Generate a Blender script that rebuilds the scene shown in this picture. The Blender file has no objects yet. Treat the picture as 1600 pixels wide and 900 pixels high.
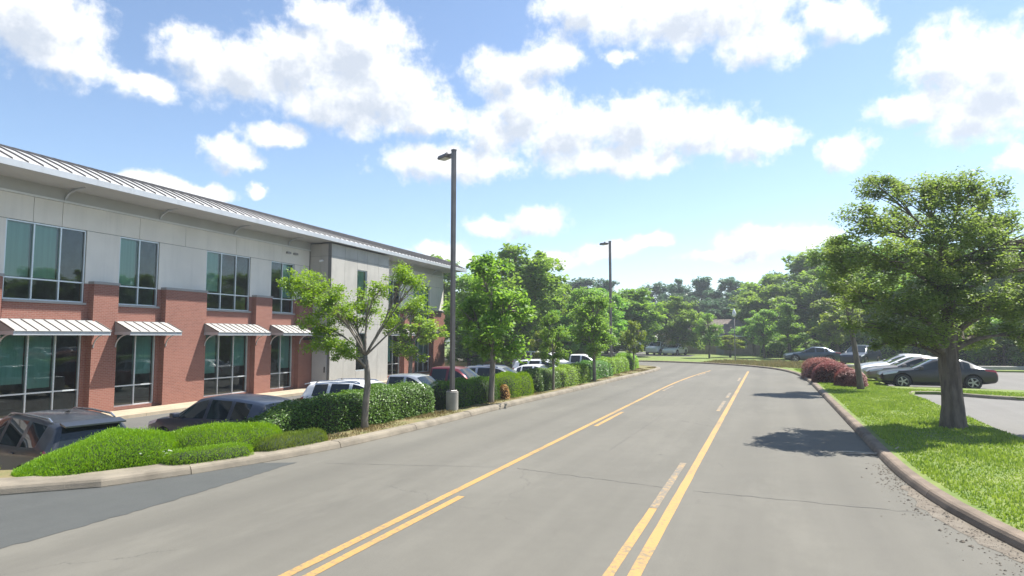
import bpy, bmesh, math, random
import numpy as np
from mathutils import Vector, Matrix
R = math.radians
random.seed(7)
scene = bpy.context.scene
C = scene.collection

# ------------------------------------------------------------------ camera
cam_data = bpy.data.cameras.new('camera')
cam_data.sensor_width = 36.0
cam_data.lens = 36.0 * 1000 / 1600
cam_data.clip_start = 0.1
cam_data.clip_end = 6000
cam = bpy.data.objects.new('camera', cam_data)
cam.location = (0, 0, 2.5)
cam.rotation_euler = (R(90) + math.atan(0.075), 0, R(21.75))
C.objects.link(cam)
scene.camera = cam

# ------------------------------------------------------------------ light and sky
SUN_AZ, SUN_EL = 40.0, 59.0          # azimuth from +Y towards +X
sun_dir = Vector((math.sin(R(SUN_AZ)) * math.cos(R(SUN_EL)), math.cos(R(SUN_AZ)) * math.cos(R(SUN_EL)), math.sin(R(SUN_EL))))
sl = bpy.data.lights.new('sun', 'SUN')
sl.energy = 4.6
sl.angle = R(0.5)
sl.color = (1.0, 0.955, 0.88)
so = bpy.data.objects.new('sun', sl)
so.rotation_euler = sun_dir.to_track_quat('Z', 'Y').to_euler()
so.location = (40, 60, 90)
C.objects.link(so)
scene.view_settings.view_transform = 'Standard'
scene.view_settings.look = 'None'
scene.view_settings.exposure = 1.2
scene.view_settings.gamma = 1
scene.view_settings.use_curve_mapping = False
scene.cycles.use_denoising = True
scene.cycles.max_bounces = 5
scene.cycles.diffuse_bounces = 3
scene.cycles.glossy_bounces = 3
scene.cycles.transmission_bounces = 3
scene.cycles.transparent_max_bounces = 10
scene.cycles.volume_bounces = 0
scene.cycles.caustics_reflective = False
scene.cycles.caustics_refractive = False

SKY_STRENGTH = 0.086
CLOUDS = [(-59.2, 21.7, 4.9, 3.3), (-56.8, 19.9, 3.6, 1.7), (-52.1, 18.8, 2.6, 1.1), (-49.0, 22.4, 3.0, 1.9), (-45.1, 21.4, 6.0, 2.9), (-40.5, 22.7, 5.8, 3.4), (-35.7, 24.0, 5.3, 3.9), (-33.3, 20.6, 6.2, 3.2), (-29.3, 19.0, 4.0, 1.8), (-37.2, 19.5, 6.5, 2.3), (-39.0, 26.7, 3.2, 1.4), (-45.2, 14.8, 2.3, 1.5), (-41.9, 16.7, 3.1, 1.0), (-27.6, 15.4, 6.9, 1.8), (-23.5, 18.0, 2.9, 2.2), (-22.3, 22.8, 4.4, 2.2), (-18.2, 23.8, 3.5, 2.1), (-20.6, 19.7, 4.1, 2.7), (-16.5, 18.0, 4.3, 2.7), (-10.8, 18.3, 6.2, 2.8), (-5.2, 17.4, 4.8, 2.2), (-0.6, 16.0, 3.6, 1.5), (-12.5, 15.4, 7.3, 1.5), (-5.0, 26.6, 11.9, 2.9), (0.2, 23.5, 4.1, 1.9), (-14.7, 27.6, 5.2, 2.0), (6.5, 24.2, 3.2, 1.6), (-12.1, 23.7, 1.4, 0.8), (6.3, 14.7, 2.2, 1.5), (13.7, 19.8, 3.7, 2.9), (17.0, 17.9, 3.2, 3.8), (11.1, 17.2, 3.1, 1.4), (15.0, 15.8, 4.1, 2.0), (-19.7, 10.3, 3.0, 1.6), (-24.1, 9.9, 2.8, 1.0), (-27.5, 7.2, 3.4, 1.0), (-17.8, 6.8, 2.3, 0.9), (-12.6, 7.5, 3.1, 1.0), (-9.2, 8.3, 1.9, 0.9), (-0.8, 7.9, 3.8, 1.3), (2.4, 8.0, 2.9, 1.2), (-2.9, 6.7, 4.1, 0.7), (-51.4, 11.8, 3.1, 1.0), (-48.2, 11.6, 2.3, 0.9), (17.1, 12.2, 1.6, 1.1), (-44.1, 12.2, 1.1, 0.7)]
_r = random.Random(3)
for k in range(26):                  # the same broken cumulus all the way round
    a = 30 + k * (360 - 102) / 26 + _r.uniform(-3, 3)
    if a > 180: a -= 360
    CLOUDS.append((a, _r.uniform(8, 30), _r.uniform(4, 9), _r.uniform(1.4, 3.4)))

class NT:
    """tiny node-tree writer"""
    def __init__(s, tree): s.t = tree
    def n(s, typ, ins=None, **props):
        nd = s.t.nodes.new(typ)
        for k, v in props.items(): setattr(nd, k, v)
        for k, v in (ins or {}).items():
            sock = nd.inputs[k]
            if isinstance(v, bpy.types.NodeSocket): s.t.links.new(v, sock)
            else: sock.default_value = v
        return nd
    def math(s, op, a, b=None, c=None, clamp=False):
        ins = {0: a}
        if b is not None: ins[1] = b
        if c is not None: ins[2] = c
        nd = s.n('ShaderNodeMath', ins, operation=op); nd.use_clamp = clamp
        return nd.outputs[0]
    def vmath(s, op, a, b=None, c=None):
        ins = {0: a}
        if b is not None: ins[1] = b
        if c is not None: ins[2] = c
        nd = s.n('ShaderNodeVectorMath', ins, operation=op)
        return nd.outputs['Value'] if op in ('LENGTH', 'DOT_PRODUCT') else nd.outputs[0]
    def mix(s, fac, a, b):
        nd = s.n('ShaderNodeMix', data_type='RGBA')
        for k, v in ((0, fac), (6, a), (7, b)):
            if isinstance(v, bpy.types.NodeSocket): s.t.links.new(v, nd.inputs[k])
            else: nd.inputs[k].default_value = v if not isinstance(v, tuple) or len(v) == 4 else (*v, 1)
        return nd.outputs[2]
    def ramp(s, val, lo, hi, a=0.0, b=1.0, smooth=True):
        nd = s.n('ShaderNodeMapRange', {0: val, 1: lo, 2: hi, 3: a, 4: b}, interpolation_type='SMOOTHSTEP' if smooth else 'LINEAR')
        return nd.outputs[0]
    def noise(s, vec, scale, detail=4, rough=0.55, dist=0.0):
        nd = s.n('ShaderNodeTexNoise', {'Scale': scale, 'Detail': detail, 'Roughness': rough, 'Distortion': dist})
        if vec is not None: s.t.links.new(vec, nd.inputs['Vector'])
        return nd

def cloud_group():
    g = bpy.data.node_groups.new('cloud_field', 'ShaderNodeTree')
    g.interface.new_socket('P', in_out='INPUT', socket_type='NodeSocketVector')
    g.interface.new_socket('D', in_out='OUTPUT', socket_type='NodeSocketFloat')
    w = NT(g)
    gi = w.n('NodeGroupInput'); go = w.n('NodeGroupOutput')
    P = gi.outputs[0]
    n1 = w.noise(P, 0.22, 7, 0.6)
    off = w.vmath('MULTIPLY_ADD', n1.outputs['Color'], (5.0, 3.0, 0), (-2.5, -1.5, 0))
    W = w.vmath('ADD', P, off)
    best = None
    for (a, e, ra, re) in CLOUDS:
        q = w.vmath('MULTIPLY_ADD', W, (1 / ra, 1 / re, 0), (-a / ra, -e / re, 0))
        l = w.vmath('LENGTH', q)
        best = l if best is None else w.math('SMOOTH_MIN', best, l, 0.25)
    n2 = w.noise(P, 0.55, 8, 0.62)
    d = w.math('SUBTRACT', 1.04, best)
    d = w.math('MULTIPLY_ADD', n2.outputs[0], 1.5, w.math('ADD', d, -0.75))
    g.links.new(d, go.inputs[0])
    return g

world = bpy.data.worlds.new('World')
scene.world = world
world.use_nodes = True
world.cycles.sampling_method = 'MANUAL'
world.cycles.sample_map_resolution = 512
wt = world.node_tree
wt.nodes.clear()
w = NT(wt)
sky = w.n('ShaderNodeTexSky', sky_type='NISHITA')
sky.sun_disc = False
sky.altitude = 1500
sky.sun_elevation = R(SUN_EL)
sky.sun_rotation = R(SUN_AZ)
sky.air_density = 1.15
sky.dust_density = 0.2
sky.ozone_density = 1.6
tc = w.n('ShaderNodeTexCoord')
sep = w.n('ShaderNodeSeparateXYZ', {0: tc.outputs['Generated']})
az = w.math('MULTIPLY', w.math('ARCTAN2', sep.outputs[0], sep.outputs[1]), 180 / math.pi)
el = w.math('MULTIPLY', w.math('ARCSINE', sep.outputs[2]), 180 / math.pi)
P0 = w.n('ShaderNodeCombineXYZ', {0: az, 1: el, 2: 0.0}).outputs[0]
P1 = w.vmath('ADD', P0, (1.0, 1.5, 0))
cg = cloud_group()
g0 = w.n('ShaderNodeGroup', {0: P0}, node_tree=cg) if False else None
def inst(vec):
    nd = wt.nodes.new('ShaderNodeGroup'); nd.node_tree = cg
    wt.links.new(vec, nd.inputs[0]); return nd.outputs[0]
d0 = inst(P0); d1 = inst(P1)
mask = w.ramp(d0, -0.14, 0.56)
mask = w.math('MULTIPLY', mask, w.ramp(el, 1.0, 6.0))
shade = w.ramp(d1, 0.12, 0.95)
ccol = w.mix(shade, (1.0, 1.0, 1.0, 1), (0.545, 0.60, 0.69, 1))
bg_sky = w.n('ShaderNodeBackground', {'Color': sky.outputs[0], 'Strength': SKY_STRENGTH})
bg_cloud = w.n('ShaderNodeBackground', {'Color': ccol, 'Strength': 0.55})
wm = w.n('ShaderNodeMixShader', {0: mask, 1: bg_sky.outputs[0], 2: bg_cloud.outputs[0]})
wo = w.n('ShaderNodeOutputWorld', {'Surface': wm.outputs[0]})

# ------------------------------------------------------------------ helpers
def tag(o, label=None, cat=None, group=None, kind=None):
    if label: o['label'] = label
    if cat: o['category'] = cat
    if group: o['group'] = group
    if kind: o['kind'] = kind
    return o

def link(name, me, m=None, parent=None):
    o = bpy.data.objects.new(name, me)
    C.objects.link(o)
    if m is not None and not me.materials: me.materials.append(m)
    if parent is not None: o.parent = parent
    return o

def empty(name, loc=(0, 0, 0), rz=0.0, parent=None):
    o = bpy.data.objects.new(name, None)
    o.empty_display_size = 0.3
    o.location = loc; o.rotation_euler = (0, 0, rz)
    C.objects.link(o)
    if parent is not None: o.parent = parent
    return o

class MB:
    def __init__(s): s.v = []; s.f = []
    def quad(s, *p):
        i = len(s.v); s.v += [tuple(q) for q in p]; s.f.append(tuple(range(i, i + len(p)))); return s
    def box(s, x0, x1, y0, y1, z0, z1):
        i = len(s.v)
        s.v += [(x0, y0, z0), (x1, y0, z0), (x1, y1, z0), (x0, y1, z0), (x0, y0, z1), (x1, y0, z1), (x1, y1, z1), (x0, y1, z1)]
        for q in ((3, 2, 1, 0), (4, 5, 6, 7), (0, 1, 5, 4), (1, 2, 6, 5), (2, 3, 7, 6), (3, 0, 4, 7)):
            s.f.append(tuple(i + k for k in q))
        return s
    def prism(s, poly, axis, a, b):
        """poly in the two other axes, extruded along axis from a to b"""
        def mk(p, t):
            return {'x': (t, p[0], p[1]), 'y': (p[0], t, p[1]), 'z': (p[0], p[1], t)}[axis]
        i = len(s.v); n = len(poly)
        s.v += [mk(p, a) for p in poly] + [mk(p, b) for p in poly]
        s.f.append(tuple(i + k for k in range(n))[::-1]); s.f.append(tuple(i + n + k for k in range(n)))
        for k in range(n):
            k2 = (k + 1) % n
            s.f.append((i + k, i + k2, i + n + k2, i + n + k))
        return s
    def tube(s, pts, rad, n=7, cap=True):
        pts = [Vector(p) for p in pts]
        if not hasattr(rad, '__len__'): rad = [rad] * len(pts)
        base = len(s.v); ref = None
        for k, p in enumerate(pts):
            d = (pts[min(k + 1, len(pts) - 1)] - pts[max(k - 1, 0)])
            d = d.normalized() if d.length > 1e-9 else Vector((0, 0, 1))
            if ref is None:
                ref = Vector((1, 0, 0)) if abs(d.x) < 0.8 else Vector((0, 1, 0))
            a = (ref - d * ref.dot(d)).normalized(); b = d.cross(a); ref = a
            for j in range(n):
                t = 2 * math.pi * j / n
                q = p + (a * math.cos(t) + b * math.sin(t)) * rad[k]
                s.v.append((q.x, q.y, q.z))
        for k in range(len(pts) - 1):
            for j in range(n):
                j2 = (j + 1) % n
                s.f.append((base + k * n + j, base + k * n + j2, base + (k + 1) * n + j2, base + (k + 1) * n + j))
        if cap:
            s.f.append(tuple(base + j for j in range(n))[::-1])
            s.f.append(tuple(base + (len(pts) - 1) * n + j for j in range(n)))
        return s
    def lathe(s, prof, n=24, axis='z', c=(0, 0, 0)):
        base = len(s.v)
        for (r, h) in prof:
            for j in range(n):
                t = 2 * math.pi * j / n
                a, b = r * math.cos(t), r * math.sin(t)
                p = {'z': (a, b, h), 'y': (a, h, b), 'x': (h, a, b)}[axis]
                s.v.append((p[0] + c[0], p[1] + c[1], p[2] + c[2]))
        for k in range(len(prof) - 1):
            for j in range(n):
                j2 = (j + 1) % n
                s.f.append((base + k * n + j, base + k * n + j2, base + (k + 1) * n + j2, base + (k + 1) * n + j))
        return s
    def mesh(s, name, smooth=False, fix=True):
        me = bpy.data.meshes.new(name)
        me.from_pydata(s.v, [], s.f)
        if fix:
            bm = bmesh.new(); bm.from_mesh(me)
            bmesh.ops.recalc_face_normals(bm, faces=bm.faces)
            bm.to_mesh(me); bm.free()
        if smooth: me.polygons.foreach_set('use_smooth', [True] * len(me.polygons))
        me.update()
        return me
    def build(s, name, m=None, parent=None, smooth=False, fix=True):
        return link(name, s.mesh(name, smooth, fix), m, parent)

def bevel(o, width=0.01, seg=2):
    bm = bmesh.new(); bm.from_mesh(o.data)
    bmesh.ops.remove_doubles(bm, verts=bm.verts, dist=1e-5)
    bmesh.ops.bevel(bm, geom=[e for e in bm.edges if e.is_manifold and e.calc_face_angle(0) > 0.5], offset=width, segments=seg, affect='EDGES', profile=0.5)
    bm.to_mesh(o.data); bm.free(); return o

def np_mesh(name, verts, nper, smooth=False):
    """verts (N, nper, 3): N separate polygons"""
    N = verts.shape[0]
    me = bpy.data.meshes.new(name)
    me.vertices.add(N * nper); me.vertices.foreach_set('co', verts.reshape(-1).astype(np.float32))
    me.loops.add(N * nper); me.loops.foreach_set('vertex_index', np.arange(N * nper, dtype=np.int32))
    me.polygons.add(N)
    me.polygons.foreach_set('loop_start', np.arange(0, N * nper, nper, dtype=np.int32))
    try: me.polygons.foreach_set('loop_total', np.full(N, nper, dtype=np.int32))
    except Exception: pass
    me.update(calc_edges=True)
    return me

# ------------------------------------------------------------------ materials
def mat(name, col, rough=0.7, var=0.12, scale=4.0, bump=0.0, bscale=40.0, metal=0.0, spec=0.5, coat=0.0, col2=None, var_detail=6, stretch=None):
    m = bpy.data.materials.new(name); m.use_nodes = True
    t = m.node_tree; w = NT(t)
    p = t.nodes['Principled BSDF']
    p.inputs['Roughness'].default_value = rough
    p.inputs['Metallic'].default_value = metal
    p.inputs['Specular IOR Level'].default_value = spec
    p.inputs['Coat Weight'].default_value = coat
    p.inputs['Coat Roughness'].default_value = 0.03
    tc = w.n('ShaderNodeTexCoord'); vec = tc.outputs['Object']
    if stretch: vec = w.vmath('MULTIPLY', vec, stretch)
    if var > 0 or col2:
        nz = w.noise(vec, scale, var_detail, 0.6)
        f = w.ramp(nz.outputs[0], 0.32, 0.68)
        if col2: c = w.mix(f, col, col2)
        else: c = w.mix(f, tuple(x * (1 - var) for x in col), tuple(min(1, x * (1 + var)) for x in col))
        t.links.new(c, p.inputs['Base Color'])
    else: p.inputs['Base Color'].default_value = (*col, 1)
    if bump > 0:
        b = w.n('ShaderNodeBump', {'Strength': bump, 'Distance': 0.02, 'Height': w.noise(vec, bscale, 5, 0.6).outputs[0]})
        t.links.new(b.outputs[0], p.inputs['Normal'])
    return m

def streak(m, amt):
    t = m.node_tree; w = NT(t); p = t.nodes['Principled BSDF']
    old = p.inputs['Base Color'].links[0].from_socket
    tc = w.n('ShaderNodeTexCoord')
    n = w.noise(w.vmath('MULTIPLY', tc.outputs['Object'], (3, 3.2, 0.18)), 1.0, 6, 0.65)
    c = w.mix(w.ramp(n.outputs[0], 0.46, 0.72, 0.0, amt), old, (0.20, 0.19, 0.17, 1))
    t.links.new(c, p.inputs['Base Color'])

def leaf_mat(name, a, b, trans=0.35, rough=0.5, scale=0.8):
    m = bpy.data.materials.new(name); m.use_nodes = True
    t = m.node_tree; w = NT(t); t.nodes.clear()
    geo = w.n('ShaderNodeNewGeometry'); tc = w.n('ShaderNodeTexCoord')
    nz = w.noise(tc.outputs['Object'], scale, 3, 0.6)
    f = w.math('MULTIPLY_ADD', geo.outputs['Random Per Island'], 0.55, w.math('MULTIPLY_ADD', nz.outputs[0], 1.1, -0.33), clamp=True)
    c = w.mix(f, a, b)
    oi = w.n('ShaderNodeObjectInfo')
    hsv = w.n('ShaderNodeHueSaturation', {'Hue': w.math('MULTIPLY_ADD', oi.outputs['Random'], 0.03, 0.485), 'Saturation': 1.0, 'Value': w.math('MULTIPLY_ADD', oi.outputs['Random'], 0.25, 0.88), 'Fac': 1.0, 'Color': c})
    c = hsv.outputs[0]
    pr = w.n('ShaderNodeBsdfPrincipled', {'Base Color': c, 'Roughness': rough, 'Specular IOR Level': 0.35})
    c2 = w.n('ShaderNodeHueSaturation', {'Hue': 0.485, 'Saturation': 1.1, 'Value': 1.25, 'Fac': 1.0, 'Color': c}).outputs[0]
    tr = w.n('ShaderNodeBsdfTranslucent', {'Color': c2})
    mx = w.n('ShaderNodeMixShader', {0: trans, 1: pr.outputs[0], 2: tr.outputs[0]})
    w.n('ShaderNodeOutputMaterial', {'Surface': mx.outputs[0]})
    return m

def brick_mat():
    m = bpy.data.materials.new('red_brick'); m.use_nodes = True
    t = m.node_tree; w = NT(t); p = t.nodes['Principled BSDF']
    tc = w.n('ShaderNodeTexCoord'); s = w.n('ShaderNodeSeparateXYZ', {0: tc.outputs['Object']})
    v = w.n('ShaderNodeCombineXYZ', {0: w.math('ADD', s.outputs[0], s.outputs[1]), 1: s.outputs[2], 2: 0.0}).outputs[0]
    b = w.n('ShaderNodeTexBrick', {'Vector': v, 'Color1': (0.205, 0.073, 0.05, 1), 'Color2': (0.262, 0.10, 0.07, 1), 'Mortar': (0.30, 0.20, 0.16, 1),
        'Scale': 1.0, 'Mortar Size': 0.008, 'Mortar Smooth': 0.2, 'Bias': 0.0, 'Brick Width': 0.2, 'Row Height': 0.07})
    nz = w.noise(tc.outputs['Object'], 0.7, 5, 0.6)
    c = w.mix(w.ramp(nz.outputs[0], 0.3, 0.7, 0.0, 0.35), b.outputs[0], (0.33, 0.15, 0.11, 1))
    t.links.new(c, p.inputs['Base Color'])
    bp = w.n('ShaderNodeBump', {'Strength': 0.5, 'Distance': 0.01, 'Height': b.outputs['Fac']}); bp.invert = True
    t.links.new(bp.outputs[0], p.inputs['Normal'])
    p.inputs['Roughness'].default_value = 0.85
    return m

def glass_mat(name, tint=(0.34, 0.55, 0.50), ior=1.9):
    m = bpy.data.materials.new(name); m.use_nodes = True
    t = m.node_tree; w = NT(t); t.nodes.clear()
    tr = w.n('ShaderNodeBsdfTransparent', {'Color': (*tint, 1)})
    tc = w.n('ShaderNodeTexCoord')
    bp = w.n('ShaderNodeBump', {'Strength': 0.04, 'Distance': 0.02, 'Height': w.noise(tc.outputs['Object'], 1.2, 2).outputs[0]})
    gl = w.n('ShaderNodeBsdfGlossy', {'Color': (0.92, 0.97, 0.96, 1), 'Roughness': 0.02, 'Normal': bp.outputs[0]})
    fr = w.n('ShaderNodeFresnel', {'IOR': ior, 'Normal': bp.outputs[0]})
    mx = w.n('ShaderNodeMixShader', {0: fr.outputs[0], 1: tr.outputs[0], 2: gl.outputs[0]})
    w.n('ShaderNodeOutputMaterial', {'Surface': mx.outputs[0]})
    return m

def asphalt_mat(name, a, b, crack=0.0, grain=0.25):
    m = bpy.data.materials.new(name); m.use_nodes = True
    t = m.node_tree; w = NT(t); p = t.nodes['Principled BSDF']
    tc = w.n('ShaderNodeTexCoord'); V = tc.outputs['Object']
    big = w.noise(V, 0.18, 5, 0.6)
    trk = w.noise(w.vmath('MULTIPLY', V, (1.6, 0.035, 1)), 1.0, 4, 0.6)      # tyre wear along the lane
    fine = w.noise(V, 55.0, 3, 0.7); mid = w.noise(V, 3.0, 6, 0.65)
    f = w.math('ADD', w.math('MULTIPLY', big.outputs[0], 0.45), w.math('ADD', w.math('MULTIPLY', trk.outputs[0], 0.35), w.math('MULTIPLY', mid.outputs[0], 0.2)))
    c = w.mix(w.ramp(f, 0.36, 0.64), a, b)
    c = w.mix(w.ramp(fine.outputs[0], 0.35, 0.75, 0.0, grain), c, (a[0] * 0.45, a[1] * 0.45, a[2] * 0.45, 1))
    sp = w.noise(V, 90.0, 2, 0.5)
    c = w.mix(w.ramp(sp.outputs[0], 0.62, 0.75, 0.0, 0.5 * grain + .1), c, (b[0] * 1.5, b[1] * 1.5, b[2] * 1.45, 1))
    if crack > 0:
        sx = w.n('ShaderNodeSeparateXYZ', {0: V}).outputs[0]
        wob = w.math('MULTIPLY_ADD', w.noise(w.vmath('MULTIPLY', V, (0, 0.06, 0)), 1.0, 2).outputs[0], 0.5, -0.25)
        xx = w.math('ADD', sx, wob)
        tr_ = None
        for tx in (-7.6, -6.0, -0.45, 1.1):
            q = w.ramp(w.math('ABSOLUTE', w.math('SUBTRACT', xx, tx)), 0.0, 0.5, 1.0, 0.0)
            tr_ = q if tr_ is None else w.math('MAXIMUM', tr_, q)
        tr_ = w.math('MULTIPLY', tr_, w.ramp(mid.outputs[0], 0.3, 0.7, 0.10, 0.34))
        c = w.mix(tr_, c, (a[0] * 0.68, a[1] * 0.68, a[2] * 0.70, 1))
        dr_ = w.n('ShaderNodeTexVoronoi', {'Vector': V, 'Scale': 0.9}, feature='F1')
        dm = w.math('MULTIPLY', w.ramp(dr_.outputs['Distance'], 0.03, 0.075, 0.5, 0.0), w.ramp(w.noise(V, 0.7, 2).outputs[0], 0.52, 0.66))
        c = w.mix(dm, c, (0.06, 0.058, 0.052, 1))
        pa = w.ramp(w.noise(w.vmath('MULTIPLY', V, (0.5, 0.16, 1)), 1.0, 8, 0.7).outputs[0], 0.5, 0.62, 0.0, 0.30)
        c = w.mix(pa, c, (b[0] * 1.16, b[1] * 1.16, b[2] * 1.15, 1))
        warp = w.vmath('MULTIPLY_ADD', w.noise(V, 0.9, 6, 0.65).outputs['Color'], (1.3, 1.3, 0), V)
        vo = w.n('ShaderNodeTexVoronoi', {'Vector': warp, 'Scale': 0.16}, feature='DISTANCE_TO_EDGE')
        ck = w.ramp(vo.outputs['Distance'], 0.0, 0.0035, crack, 0.0)
        ck = w.math('MULTIPLY', ck, w.ramp(w.noise(V, 0.35, 3).outputs[0], 0.5, 0.62))
        c = w.mix(ck, c, (0.05, 0.048, 0.045, 1))
    t.links.new(c, p.inputs['Base Color'])
    bp = w.n('ShaderNodeBump', {'Strength': 0.35, 'Distance': 0.006, 'Height': fine.outputs[0]})
    t.links.new(bp.outputs[0], p.inputs['Normal'])
    p.inputs['Roughness'].default_value = 0.85; p.inputs['Specular IOR Level'].default_value = 0.3
    return m

def paint_line_mat(name, col, under, wear):
    m = bpy.data.materials.new(name); m.use_nodes = True
    t = m.node_tree; w = NT(t); p = t.nodes['Principled BSDF']
    tc = w.n('ShaderNodeTexCoord'); V = tc.outputs['Object']
    n1 = w.noise(V, 14.0, 6, 0.75); n2 = w.noise(V, 0.6, 4, 0.6)
    f = w.math('ADD', w.math('MULTIPLY', n1.outputs[0], 0.6), w.math('MULTIPLY', n2.outputs[0], 0.4))
    c = w.mix(w.ramp(f, wear - 0.05, wear + 0.09), under, col)
    t.links.new(c, p.inputs['Base Color']); p.inputs['Roughness'].default_value = 0.6
    return m

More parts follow.
